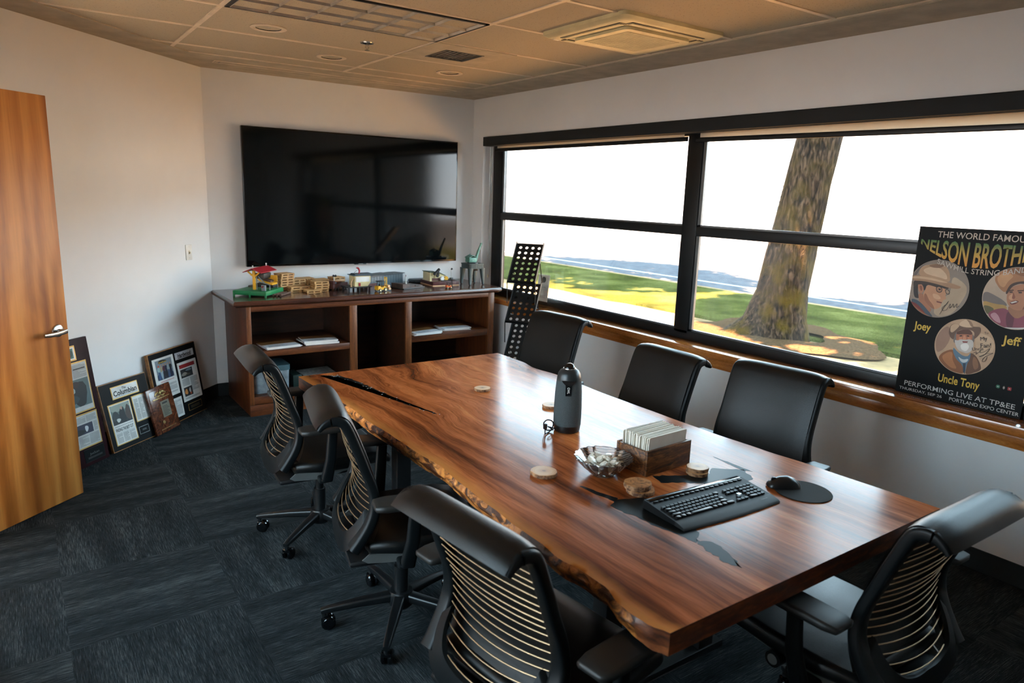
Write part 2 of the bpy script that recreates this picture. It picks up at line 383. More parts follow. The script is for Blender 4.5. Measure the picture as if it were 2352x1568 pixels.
    d = st(thing('door_1', None, None, (hx, hy, 0), ang)); L = math.hypot(4.393-hy, .184-hx)
    b = MB(); b.box((0, 0, .01), (L, .044, 2.13), .002); dl = b.build('door_leaf', g['birch'], d)
    # lever handle on the room side (local -y)
    hz = .945; hxx = L-.065
    b = MB(); b.lathe([(.0, .012), (.024, .012), (.032, .008), (.034, 0), (0, 0)], 28, (hxx, -.0005, hz), Matrix.Rotation(PI/2, 3, 'X')); b.build('handle_rose', g['chrome'], d)
    b = MB(); b.cyl((hxx, -.01, hz), (hxx, -.05, hz), .011, .010, 18)
    b.sweep(smooth_pts([(hxx+.012, -.050, hz), (hxx-.02, -.055, hz-.002), (hxx-.07, -.053, hz-.005), (hxx-.118, -.046, hz-.004)], 6), rrect(.012, .024, .0055, 3), scale=[(1, 1)]*12+[(1, .95)]*4+[(.9, .8)]*3)
    b.build('handle_lever', g['chrome'], d)
    b = MB(); b.box((L-.001, .008, hz-.06), (L+.001, .034, hz+.06)); b.build('latch_plate', g['chrome'], d)
room()

# ------------------------------------------------------------------ outside
def outside():
    g['concrete'] = pm('concrete_walk', (124, 102, 74), 1.0, c2=(92, 78, 58), ns=3, det=6, bump=.1, spec=.0)
    g['asphalt'] = pm('asphalt', (58, 58, 62), 1.0, c2=(70, 71, 75), ns=6, det=8, bump=.2, bs=90, spec=0.)
    k = NT('lawn_grass'); v = k.coord(); f = k.math('ADD', k.math('MULTIPLY', k.noise(v, 1.1, 4), .6), k.math('MULTIPLY', k.noise(v, 45, 4), .4))
    k.set(Base_Color=k.ramp(f, [(.36, lin((38, 40, 18))), (.5, lin((58, 61, 28))), (.64, lin((84, 84, 46)))]), Roughness=1.0); k.b.inputs['Specular IOR Level'].default_value = 0; k.bump(k.noise(v, 60, 4), .8, .05); g['grass'] = k.m
    g['mulch'] = pm('bark_mulch', (50, 38, 27), .95, c2=(70, 54, 38), ns=30, bump=.6, bs=40, bd=.03, spec=0.)
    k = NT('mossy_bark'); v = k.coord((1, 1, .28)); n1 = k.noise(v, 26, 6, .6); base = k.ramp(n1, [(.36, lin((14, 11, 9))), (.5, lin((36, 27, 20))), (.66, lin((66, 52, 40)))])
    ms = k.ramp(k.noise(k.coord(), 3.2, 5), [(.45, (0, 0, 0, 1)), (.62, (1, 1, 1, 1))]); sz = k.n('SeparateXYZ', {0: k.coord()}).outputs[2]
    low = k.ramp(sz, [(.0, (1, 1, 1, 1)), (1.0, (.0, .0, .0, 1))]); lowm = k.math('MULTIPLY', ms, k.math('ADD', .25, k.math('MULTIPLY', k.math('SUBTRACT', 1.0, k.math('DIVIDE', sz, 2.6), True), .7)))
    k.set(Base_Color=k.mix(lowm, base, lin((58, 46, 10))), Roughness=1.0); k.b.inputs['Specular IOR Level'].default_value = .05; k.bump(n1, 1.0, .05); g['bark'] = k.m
    g['bldg'] = pm('painted_block', (138, 147, 160), .8, c2=(132, 140, 152), ns=.6)
    g['bldg2'] = pm('building_trim', (196, 192, 184), .6)
    gz = -.2
    st(P('ground', [((3.95, -40, gz-.3), (70, 70, gz-.06))], g['asphalt']))
    st(P('courtyard', [((-40, -40, gz-.3), (XW-.12, 40, gz-.02))], g['asphalt']))
    st(P('footpath', [((3.95, -20, gz-.2), (9.25, 40, gz))], g['concrete']))
    b = MB(); rr = random.Random(3)
    N = 60; rows = []
    b.loft([[(9.25+.12*math.sin(y*1.7)+.05*math.sin(y*5), y, gz-.02), (9.3+.12*math.sin(y*1.7), y, gz+.03), (12.55, y, gz+.03), (12.6, y, gz-.1)] for y in [(-20+i) for i in range(61)]], closed=False, cap=False)
    st(b.build('lawn', g['grass']))
    st(P('kerb', [((12.6, -20, gz-.2), (12.78, 40, gz+.02))], g['concrete']))
    st(P('lane_line', [((14.1, -20, gz-.061), (14.2, 40, gz-.056))], g['bldg']))
    b = MB(); b.loft([[(9.02+(r*(1+.12*math.sin(3*a)+.07*math.sin(7*a+1)))*math.cos(a), 6.16+(r*(1+.12*math.sin(3*a)+.07*math.sin(7*a+1)))*math.sin(a)*1.15, gz+z) for a in [2*PI*i/48 for i in range(48)]] for r, z in ((.60, .075), (.95, .060), (1.25, .028))], cap=False); m = b.build('mulch_bed', g['mulch'])
    tag(m, 'bed of bark mulch around the foot of the tree outside', 'mulch', kind='stuff')
    # tree with trunk and crown
    def tree(x, y, h0, lean, r0, n, rc, label, seed, hc=6.2, low=3.6):
        t = thing('street_tree', label, 'tree', (x, y, gz), group='trees along the lawn'); rn = random.Random(seed)
        b = MB(); pts = [(0, 0, -.1), (0, 0, .04), (.02, -.01, .28), (.05, -.02, .7)] + [(.05+lean[0]*(z-.7), -.02+lean[1]*(z-.7), z) for z in (1.2, 1.8, 2.5, 3.2, 4.0, 5.0)]
        rs = [1.55, 1.42, 1.2, 1.08, 1.02, .96, .9, .86, .8, .7]
        rings = []
        for (px, py, pz), k in zip(pts, rs):
            ring = []
            for i in range(40):
                a = 2*PI*i/40; rr_ = r0*k*(1+.05*math.sin(3*a+pz)+.04*math.sin(7*a+pz*2.1)+.035*mnoise.noise((math.cos(a)*3, math.sin(a)*3, pz*2+seed)))
                if pz < .4: rr_ *= 1+.75*max(0, math.cos(a-2.5))**5*(1-pz/.4) + .05*max(0, math.cos(a+.9))**6*(1-pz/.4)
                ring.append((px+rr_*math.cos(a), py+rr_*math.sin(a), pz))
            rings.append(ring)
        b.loft(rings)
        top = Vector(pts[-1])
        for k in range(6):
            a = 2*PI*k/6+.3; e = Vector((-1.1+math.cos(a)*2.4, math.sin(a)*rc*.6, 8.2)); mid = (top+e)/2+Vector((0, 0, .3))
            b.tube(smooth_pts([top+Vector((0, 0, -.6)), mid, e], 4), r0*.4, 8, scale=[1-.1*i for i in range(9)])
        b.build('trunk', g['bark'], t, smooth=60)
        b = MB()
        for i in range(n):
            while True:
                q = Vector((rn.uniform(-1, 1), rn.uniform(-1, 1), rn.uniform(-1, 1)))
                if .35 < q.length < 1: break
            c = Vector((-1.1+q.x*4.1, q.y*rc+top.y*.7, 8.4+q.z*1.9))
            if mnoise.noise(c*.55+Vector((seed, 0, 0))) < -.12: continue
            ax = Vector((rn.uniform(-1, 1), rn.uniform(-1, 1), rn.uniform(-.5, .5))).normalized(); nn = Vector((rn.uniform(-1, 1), rn.uniform(-1, 1), 1)).normalized()
            sd_ = ax.cross(nn).normalized(); L_ = rn.uniform(.16, .30); w_ = L_*.5
            b.quad((c-ax*L_, c-sd_*w_, c+ax*L_, c+sd_*w_))
        k_ = g.get('leaf')
        if not k_:
            kk = NT('tree_leaf'); df = kk.n('BsdfDiffuse', {0: lin((96, 128, 48))}); tl = kk.n('BsdfTranslucent', {0: lin((150, 180, 60))}); mx = kk.n('MixShader', {0: .4})
            kk.t.links.new(df.outputs[0], mx.inputs[1]); kk.t.links.new(tl.outputs[0], mx.inputs[2]); kk.t.links.new(mx.outputs[0], kk.out.inputs[0]); g['leaf'] = kk.m
        tag(b.build('foliage', g['leaf'], t, smooth=0), kind='stuff')
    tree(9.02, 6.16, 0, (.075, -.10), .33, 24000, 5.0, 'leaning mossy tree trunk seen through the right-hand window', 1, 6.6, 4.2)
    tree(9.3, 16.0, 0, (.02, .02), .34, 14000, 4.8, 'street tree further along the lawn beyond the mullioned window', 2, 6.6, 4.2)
    # unseen evergreen block, added to keep the television's reflection mostly dark
    t = thing('added_hedge', 'dark evergreen block out of view, added to darken the television reflection', 'added_hedge', (6.1, -4.2, gz))
    b = MB(); rn = random.Random(11); b.box((-1.75, -1.2, 0), (1.75, 1.2, 3.6), .3)
    for i in range(2600):
        c = Vector((rn.uniform(-1.85, 1.85), rn.choice((-1.25, 1.25, rn.uniform(-1.3, 1.3))), rn.uniform(.1, 3.75)))
        ax = Vector((rn.uniform(-1, 1), rn.uniform(-1, 1), rn.uniform(-1, 1))).normalized(); sd_ = ax.cross(Vector((.3, .5, .8))).normalized(); b.quad((c-ax*.09, c-sd_*.05, c+ax*.09, c+sd_*.05))
    tag(b.build('foliage', pm('hedge_leaf', (34, 50, 26), .8, c2=(54, 70, 36), ns=30), t, smooth=0), kind='stuff')
    # low pale buildings across the street
    t = thing('warehouse', 'long pale warehouse across the street, nearly lost in glare', 'building', (27, 12, gz))
    b = MB(); b.box((0, -45, -.2), (10, 45, 5.6)); b.build('wall', g['bldg'], t)
    b = MB(); b.box((-.2, -45.2, 5.5), (10.2, 45.2, 5.8)); b.build('roof', g['bldg2'], t)
    for y in (-19, -14.5, -10): b = MB(); b.box((-.06, y, 0), (.02, y+3.6, 4.0), .02); b.build('roller_door', g['bldg2'], t)
    for y in (6, 24): 
        b = MB()
        for i in range(5): b.box((-.1, y, 1.8+i*.22), (.02, y+1.6, 1.92+i*.22))
        b.build('louvre', g['bldg2'], t)
outside()
# ------------------------------------------------------------------ conference table
def interp(tab, y):
    tab = sorted(tab)
    if y <= tab[0][0]: return tab[0][1]
    for (a, b), (c, d) in zip(tab, tab[1:]):
        if y <= c:
            t = (y-a)/(c-a); t = t*t*(3-2*t); return b+(d-b)*t
    return tab[-1][1]
TX, TY = 1.155, .970
LEFT = [(.970, 1.150), (1.02, 1.130), (1.07, 1.126), (1.12, 1.130), (1.2, 1.154), (1.29, 1.157), (1.36, 1.146), (1.47, 1.153), (1.6, 1.152), (1.74, 1.162), (1.95, 1.175), (2.12, 1.187), (2.28, 1.181), (2.5, 1.180), (2.7, 1.172), (2.95, 1.181), (3.22, 1.162), (3.585, 1.154)]
RIGHT = [(.970, 2.432), (1.41, 2.41), (1.63, 2.39), (1.88, 2.376), (2.49, 2.377), (2.98, 2.402), (3.16, 2.382), (3.32, 2.41), (3.585, 2.41)]
def table():
    k = NT('walnut_slab')
    e = k.n('Attribute', attribute_name='edge').outputs['Fac']; oc = k.n('TexCoord').outputs['Object']; sep = k.n('SeparateXYZ', {0: oc})
    yy = sep.outputs[1]
    amp = k.math('ADD', .018, k.math('MULTIPLY', k.n('MapRange', {0: yy, 1: 1.1, 2: 2.2, 3: 0., 4: 1.}).outputs[0], .075))
    wob = k.math('MULTIPLY', k.math('SUBTRACT', k.noise(k.coord((3.2, 1.5, 1)), 1.0, 4, .5), .5), k.math('MULTIPLY', amp, 4.0))
    # swirling grain round a few knots
    xx = sep.outputs[0]; sw = None
    for kx, ky, rr_, am in ((.52, 1.60, .11, .05), (.44, 1.78, .10, -.05), (.34, 1.40, .09, .04), (.60, .62, .12, .05), (.86, .62, .1, -.04), (.62, 2.2, .14, .06)):
        dx = k.math('SUBTRACT', xx, kx); dy = k.math('MULTIPLY', k.math('SUBTRACT', yy, ky), .55)
        r2 = k.math('ADD', k.math('MULTIPLY', dx, dx), k.math('MULTIPLY', dy, dy))
        gsn = k.math('MULTIPLY', k.math('POWER', 2.718, k.math('DIVIDE', r2, -rr_*rr_)), am)
        sw = gsn if sw is None else k.math('ADD', sw, gsn)
    x2 = k.math('ADD', k.math('ADD', xx, wob), sw)
    v = k.n('CombineXYZ', {0: x2, 1: k.math('MULTIPLY', yy, .055), 2: k.math('MULTIPLY', sep.outputs[2], .4)}).outputs[0]
    n1 = k.noise(v, 16, 6, .3, .62); n2 = k.noise(v, 5.0, 3, .2); n3 = k.noise(v, 130, 3)
    f = k.math('ADD', k.math('MULTIPLY', n1, .62), k.math('MULTIPLY', n2, .38))
    c = k.ramp(f, [(.33, lin((80, 40, 21))), (.43, lin((140, 73, 37))), (.53, lin((186, 104, 55))), (.64, lin((214, 134, 76)))])
    fine = k.ramp(n3, [(.32, (.62, .6, .58, 1)), (.58, (1, 1, 1, 1))]); c = k.mix(.85, c, fine, 'MULTIPLY')
    en = k.math('ADD', e, k.math('MULTIPLY', k.math('SUBTRACT', k.noise(k.coord((3, 3, 3)), 2, 4), .5), .05))
    sap = k.n('MapRange', {0: en, 1: .055, 2: .015, 3: 0., 4: .85}).outputs[0]
    c = k.mix(sap, c, lin((196, 124, 62)))
    k.set(Base_Color=c, Roughness=k.math('ADD', .11, k.math('MULTIPLY', n1, .14))); k.b.inputs['Specular IOR Level'].default_value = .09
    k.bump(n3, .06, .002); walnut = k.m
    k = NT('live_edge'); v = k.coord((1, 1, 1)); a = k.noise(k.coord((6, 4.5, 9)), 3.2, 6, .8); b_ = k.noise(k.coord((30, 26, 8)), 1.6, 4, .4)
    c = k.ramp(b_, [(.35, lin((150, 84, 34))), (.65, lin((206, 132, 62)))]); dk = k.ramp(a, [(.46, (1, 1, 1, 1)), (.56, (.10, .07, .06, 1))])
    k.set(Base_Color=k.mix(1., c, dk, 'MULTIPLY'), Roughness=.45); k.bump(a, .7, .02); live = k.m
    endg = wood('walnut_end_grain', [(46, 22, 14), (96, 50, 26), (140, 80, 42)], (2.2, 2, 9), 5, .35, fine=26)
    epo = pm('black_epoxy', (14, 17, 18), .34, c2=(22, 25, 25), ns=12, spec=.06)
    speck = pm('pale_speck', (210, 214, 214), .2)
    t = thing('conference_table', 'long walnut slab conference table with a live edge and black resin fills', 'table', (TX, TY, 0))
    y0, y1 = .970, 3.585; NY = 150; NX = 30; th = .060; zt = .75
    b = MB(); rows = []; info = []
    for j in range(NY+1):
        y = y0+(y1-y0)*j/NY; xl = interp(LEFT, y)-TX; xr = interp(RIGHT, y)-TX
        wv = .004*mnoise.noise((y*14, 1, 0))+.006*mnoise.noise((y*4, 7, 0))
        xl += wv*.7; xr += .003*mnoise.noise((y*5, 3, 0))
        live_k = (1 if y > 1.10 else max(0, (y-1.0)/.10)) if y < 3.12 else max(0, 1-(y-3.12)/.08)
        row = []
        for i in range(NX+1):
            fx = i/NX; fx = fx**1.25
            row.append((xl+(xr-xl)*fx, y-TY, zt, (xr-xl)*fx))
        rows.append(row); info.append((xl, xr, live_k, y))
    lay = b.bm.verts.layers.float.new('edge'); vs = [[b.bm.verts.new(q[:3]) for q in r] for r in rows]
    for r, q in zip(vs, rows):
        for v_, p in zip(r, q): v_[lay] = p[3]
    for j in range(NY):
        for i in range(NX): b.bm.faces.new((vs[j][i], vs[j][i+1], vs[j+1][i+1], vs[j+1][i]))
    # left live side, right side, underside, ends
    side = []
    for j, (xl, xr, lk, y) in enumerate(info):
        prof = []
        for q in range(1, 8):
            f_ = q/7; bul = .010*math.sin(PI*min(1, f_*1.3))-.022*max(0, f_-.35)
            rough_ = .006*mnoise.noise((y*22, f_*5, 4))*(1 if q < 7 else .4)
            prof.append(b.bm.verts.new((xl-(bul+rough_)*lk, y-TY, zt-th*f_)))
        side.append(prof)
    right = [b.bm.verts.new((xr-.004, y-TY, zt-th)) for (xl, xr, lk, y) in info]
    def fc(vv, mi):
        f_ = b.bm.faces.new(vv); f_.material_index = mi
    for j in range(NY):
        a, c_ = [vs[j][0]]+side[j], [vs[j+1][0]]+side[j+1]
        lk = info[j][2]
        for q in range(7): fc((a[q], c_[q], c_[q+1], a[q+1]), 1 if lk > .5 else 2)
        fc((vs[j][NX], right[j], right[j+1], vs[j+1][NX]), 1)
        fc((side[j][-1], side[j+1][-1], right[j+1], right[j]), 2)
    fc([v_ for v_ in vs[0]]+[right[0]]+list(reversed(side[0])), 2); fc([v_ for v_ in reversed(vs[NY])]+side[NY]+[right[NY]], 2)
    b.build('tabletop', [walnut, live, endg], t, smooth=50)
    def fill(poly, name='resin_fill', seed=0, jag=.006):
        rn = random.Random(seed); b2 = MB(); pts = []
        n = len(poly)
        for i in range(n):
            p, q = Vector((*poly[i], 0)), Vector((*poly[(i+1) % n], 0)); m_ = max(2, int((q-p).length/.012))
            for s_ in range(m_):
                c_ = p.lerp(q, s_/m_); nn = (q-p).normalized().cross(Vector((0, 0, 1)))
                c_ += nn*(jag*mnoise.noise((c_.x*45, c_.y*45, seed))*1.6); pts.append((c_.x-TX, c_.y-TY))
        b2.prism(pts, zt-.003, zt+.0004); return b2.build(name, epo, t, smooth=0)
    fill([(1.495, 1.552), (1.535, 1.575), (1.60, 1.555), (1.66, 1.52), (1.70, 1.46), (1.68, 1.38), (1.62, 1.33), (1.60, 1.27), (1.545, 1.235), (1.535, 1.30), (1.515, 1.37), (1.515, 1.44), (1.50, 1.49)], seed=2)
    fill([(1.555, 1.25), (1.59, 1.21), (1.575, 1.14), (1.535, 1.07), (1.52, 1.12), (1.535, 1.2)], seed=5, jag=.01)
    fill([(1.53, 1.57), (1.515, 1.64), (1.51, 1.72), (1.52, 1.72), (1.535, 1.66), (1.56, 1.58)], seed=6, jag=.004)
    fill([(1.80, 1.66), (1.92, 1.60), (2.0, 1.57), (2.05, 1.60), (2.14, 1.53), (2.10, 1.455), (2.0, 1.44), (1.93, 1.50), (1.85, 1.56), (1.78, 1.60)], seed=3)
    fill([(2.13, 1.53), (2.14, 1.60), (2.15, 1.68), (2.155, 1.6), (2.155, 1.5)], seed=13, jag=.003)
    crack = [(1.27, 3.55, .02), (1.33, 3.50, .03), (1.362, 3.43, .022), (1.378, 3.33, .026), (1.392, 3.22, .014), (1.400, 3.10, .018), (1.412, 2.98, .022), (1.43, 2.88, .016), (1.452, 2.78, .012), (1.472, 2.70, .012), (1.478, 2.67, .004)]
    fill([(x-w_*.6, y) for x, y, w_ in crack]+[(x+w_*.5, y) for x, y, w_ in reversed(crack)], 'cracked_seam', seed=8, jag=.008)
    rn = random.Random(4); b = MB()  # small pale specks scattered along the cracked seam
    for i in range(34):
        x, y, w_ = crack[rn.randrange(1, 10)]; b.ball((x-TX+rn.uniform(-.02, .02), y-TY+rn.uniform(-.04, .04), zt), (.002+.003*rn.random(), .003, .0014), 1)
    tag(b.build('seam_specks', speck, t), kind='stuff')
    # steel trestles
    for yy_ in (.62, 2.22):
        b = MB(); b.box((.20, yy_-.05, .675), (1.06, yy_+.05, .689)); b.box((.345, yy_-.04, .0), (.995, yy_+.04, .03), .003)
        for x in (.36, .86): b.box((x, yy_-.035, .03), (x+.08, yy_+.035, .675), .004)
        b.build('trestle', g['steel'], t)
table()

# ------------------------------------------------------------------ office chairs (local: faces +y)
def chair():
    c = thing('conference_chair', 'x', 'chair')
    # seat
    b = MB(); rings = []
    for y, z, hw, th in ((-.175, .462, .20, .03), (-.16, .470, .225, .05), (-.05, .468, .24, .058), (.10, .472, .245, .06), (.20, .474, .24, .058), (.265, .462, .23, .052), (.295, .440, .215, .040), (.302, .425, .20, .02)):
        sec = rrect(hw*2, th, min(.024, th*.45), 5); rings.append([(x, y, z-th/2+zz+.0) for x, zz in sec])
    b.loft(rings); b.build('seat', g['leather'], c, smooth=60)
    b = MB(); b.box((-.19, -.16, .398), (.19, .24, .418), .008); b.build('seat_pan', g['dark'], c)
    # leather back: front profile (y, z), bottom to rolled top
    ZS = lambda p: (p[0], p[1], p[2] if p[2] < .55 else .55+(p[2]-.55)*.945)
    prof = smooth_pts([ZS(q) for q in [(0, -.150, .478), (0, -.128, .54), (0, -.122, .61), (0, -.135, .69), (0, -.160, .78), (0, -.190, .87), (0, -.214, .93), (0, -.232, .962), (0, -.258, .980), (0, -.290, .978), (0, -.324, .962), (0, -.344, .940)]], 5)
    n = len(prof); b = MB()
    outer, inner = [], []
    for i, p in enumerate(prof):
        t = prof[min(i+1, n-1)]-prof[max(i-1, 0)]; t.normalize(); nn = Vector((0, t.z, -t.y))   # forward/up normal
        tt = i/(n-1); hw = .222-.006*math.sin(PI*tt)+.004*(tt > .8); thk = .014+.016*max(0, min(1, (tt-.62)*5))*(1-.55*max(0, (tt-.9)*10))
        row = []
        M_ = 14
        for j in range(M_+1):
            u = -1+2*j/M_; e = (1-abs(u)**6)
            wr = .006*(1-u*u)  # slight hollow across the width
            row.append(p+nn*(thk*.5*e-wr*(1-tt)*1.2)+Vector((u*hw, 0, 0)))
        for j in range(M_+1):
            u = 1-2*j/M_; e = (1-abs(u)**6); wr = .006*(1-u*u)
            row.append(p-nn*(thk*.5*e+wr*(1-tt)*1.2)+Vector((u*hw*.995, 0, 0)))
        outer.append(row)
    b.loft(outer); b.build('backrest', g['leather'], c, smooth=70)
    # side rails behind the leather
    rail = smooth_pts([ZS(q) for q in [(0, -.334, .932), (0, -.315, .952), (0, -.290, .962), (0, -.262, .958), (0, -.240, .935), (0, -.208, .85), (0, -.178, .76), (0, -.152, .68), (0, -.146, .61), (0, -.162, .55), (0, -.196, .490), (0, -.222, .452)]], 5)
    for s in (-1, 1):
        b = MB(); m = len(rail)
        pts = [p+Vector((s*(.212+.012*math.exp(-((p.z-.56)/.1)**2)), 0, 0)) for p in rail]
        sc = [(1, .45+.55*min(1, i/10)) if i < m*.55 else (1+.5*(i-m*.55)/(m*.45), 1.0+.25*(i-m*.55)/(m*.45)) for i in range(m)]
        b.sweep(pts, rrect(.040, .034, .010, 3), up=(0, 1, .2), scale=sc); b.build('side_rail', g['plastic'], c, smooth=60)
    # U-shaped lower frame that joins the rails
    u_ = smooth_pts([(-.236, -.178, .530), (-.222, -.212, .475), (-.175, -.240, .428), (-.09, -.248, .398), (0, -.249, .390), (.09, -.248, .398), (.175, -.240, .428), (.222, -.212, .475), (.236, -.178, .530)], 5)
    b = MB(); rg = []
    for p in u_:
        k = abs(p.x)/.236; inn = Vector((p.x*.76, p.y+.010, p.z+.055+.02*(1-k)))
        d_ = (inn-p); nn = Vector((0, -1, -.25)).normalized()*.008
        rg.append([p-nn, p+nn, p+d_*.5+nn*1.3, inn+nn, inn-nn])
    b.loft(rg); b.build('lower_frame', g['plastic'], c, smooth=60)
    # wires
    b = MB()
    def rail_y(z):
        best = min(rail[12:], key=lambda p: abs(p.z-z)); return best.y
    for i in range(18):
        z = .892-i*.0236; yr = rail_y(z)-.010; bow = .006+.030*(i/17)**1.1; dz = -.014*(i/17)
        pts = [(u*.196, yr-bow*(1-u*u), z+dz*(1-u*u)) for u in [-1+2*j/12 for j in range(13)]]
        b.tube(pts, .0021, 6)
    b.build('back_wires', g['wire'], c, smooth=80)
    # arms
    for s in (-1, 1):
        b = MB(); b.sweep([(s*.312, -.015, .640), (s*.308, -.025, .50), (s*.285, -.040, .395)], rrect(.030, .050, .013, 4), up=(0, 1, 0), scale=[.9, 1, 1.12])
        b.sweep(smooth_pts([(s*.287, -.040, .41), (s*.26, -.04, .385), (s*.16, -.03, .382)], 4), rrect(.026, .06, .01, 3), up=(0, 1, 0))
        arm = b.build('armrest', g['plastic'], c, smooth=60)
        b = MB(); rings = []
        for y, hw, th in ((-.170, .030, .010), (-.165, .042, .020), (-.13, .050, .026), (0, .051, .028), (.07, .048, .028), (.105, .040, .022), (.116, .026, .010)):
            rings.append([(s*.330+x, y+.0, .662+zz) for x, zz in rrect(hw*2, th, th*.42, 4)])
        b.loft(rings); b.build('arm_pad', g['armpad'], arm, smooth=60)
    # mechanism
    for s in (-1, 1):
        b = MB(); b.prism([(-.19, .398), (-.165, .418), (-.07, .415), (.03, .428), (.17, .440), (.165, .400), (.06, .395), (-.02, .372), (-.11, .378), (-.17, .385)], .205, .211, lambda y, z, x: (s*x, y, z))
        b.build('side_bracket', g['alu'], c, smooth=30)
    b = MB(); b.box((-.2, -.235, .365), (.2, -.02, .392), .012); b.box((-.11, -.1, .335), (.11, .12, .398), .02); b.build('tilt_mechanism', g['dark'], c)
    for y, r in ((.075, .027), (.012, .020)):
        b = MB(); b.cyl((-.212, y, .392), (-.246, y, .392), r, r*.94, 24); kb = b.build('tension_knob', g['dark'], c)
        b = MB(); b.cyl((-.2461, y, .392), (-.2475, y, .392), r*.6, seg=20); b.build('knob_cap', g['alu'], kb)
    b = MB(); b.cyl((0, 0, .09), (0, 0, .24), .029); b.cyl((0, 0, .24), (0, 0, .345), .020); b.lathe([(.0, .13), (.045, .13), (.052, .11), (.052, .075), (.04, .06), (0, .06)], 28); b.build('gas_lift', g['dark'], c)
    for i in range(5):
        lg = None; b = MB()
        b.sweep([(0, .035, .105), (0, .16, .098), (0, .29, .084), (0, .318, .078)], rrect(.046, .034, .010, 3), scale=[(1, 1.15), (.85, .95), (.62, .7), (.5, .6)])
        b.cyl((0, .305, .05), (0, .305, .082), .011, seg=12)
        lg = b.build('base_leg', g['dark'], c, smooth=50)
        b = MB()
        for s in (-1, 1): b.lathe([(0, -.009), (.022, -.009), (.028, -.004), (.028, .004), (.022, .009), (0, .009)], 24, (s*.013, .290, .0285), Matrix.Rotation(PI/2, 3, 'Y'))
        b.box((-.02, .283, .036), (.02, .315, .057), .006); b.build('caster', g['gloss'], lg, smooth=40)
        lg.rotation_euler = (0, 0, 2*PI*i/5)
    return c
CH = chair()
#        x, y, facing deg, base turn deg, label
CHAIRS = [
 (1.150, 3.290, -4.7, 76, 'black leather wire-back chair nearest the bookcase and the framed plaques'),
 (1.165, 2.390, -13.4, 90, 'wire-back chair second along the live edge, between two others, turned slightly'),
 (1.110, 1.400, 7, 80, 'closest chair on the left side, wire back cut off at the bottom of the photo'),
 (1.985, 1.000, 90, 60, 'black chair at the near end of the table, seen from behind with its armrest'),
 (2.610, 3.530, 187.6, 70, 'leather chair in front of the perforated brochure stand, back to the window'),
 (2.560, 2.555, 179, 70, 'middle chair of the window side, its leather front facing the table'),
 (2.650, 1.905, 186.8, 70, 'leather chair nearest the poster on the window side of the table'),
]
for i, (x, y, a, bt, lab) in enumerate(CHAIRS):
    o = CH if i == 0 else dup(CH)
    o.location = (x, y, 0); o.rotation_euler = (0, 0, rad(a-90)); o['label'] = lab; o['group'] = 'conference chairs round the slab table'
    legs = [q for q in o.children if q.name.startswith('base_leg')]
    for k_, q in enumerate(legs): q.rotation_euler = (0, 0, 2*PI*k_/5+rad(bt-a))
    if i > 3:
        low = .03 if i == 5 else 0          # this seat is set a little lower
        for q in o.children:
            if q.name.startswith('armrest'):   # arms set low and pulled in on the window side
                q.location = (-.04 if q.data.vertices[0].co.x > 0 else .04, 0, -.12 if i == 5 else -.075)
            elif low and not q.name.startswith(('base_leg', 'gas_lift')): q.location.z = -low
# ------------------------------------------------------------------ television, bookcase
def flat(name, rgb, rough=.6): return pm(name, rgb, rough)
def tv():
    t = thing('television', 'large black flat television mounted on the back wall', 'television', (2.51, D, 1.63))
    scr = NT('tv_screen'); scr.set(Base_Color=lin((7, 10, 12)), Roughness=.06); scr.b.inputs['Specular IOR Level'].default_value = .42
    scr.bump(scr.noise(scr.coord(), 300, 2), .03, .001)
    w, h = 1.966, 1.112
    b = MB(); b.box((-w/2, -.075, -h/2), (w/2, -.035, h/2), .004); b.build('bezel', g['gloss'], t)
    b = MB(); b.box((-w/2+.012, -.0765, -h/2+.016), (w/2-.012, -.074, h/2-.012)); b.build('screen', scr.m, t)
    b = MB(); b.box((-.6, -.036, -.35), (.6, 0, .35), .01); b.build('wall_mount', g['steel'], t)
    b = MB(); b.box((-.055, -.074, -h/2-.006), (.055, -.05, -h/2+.002), .002); lg = b.build('sensor_bar', g['dark'], t)
    b = MB(); b.box((-.022, -.0765, -h/2-.004), (.022, -.0735, -h/2+.001)); b.build('emblem', g['alu'], lg)
tv()
CX0, CX1, CY = 1.350, 3.545, 5.357
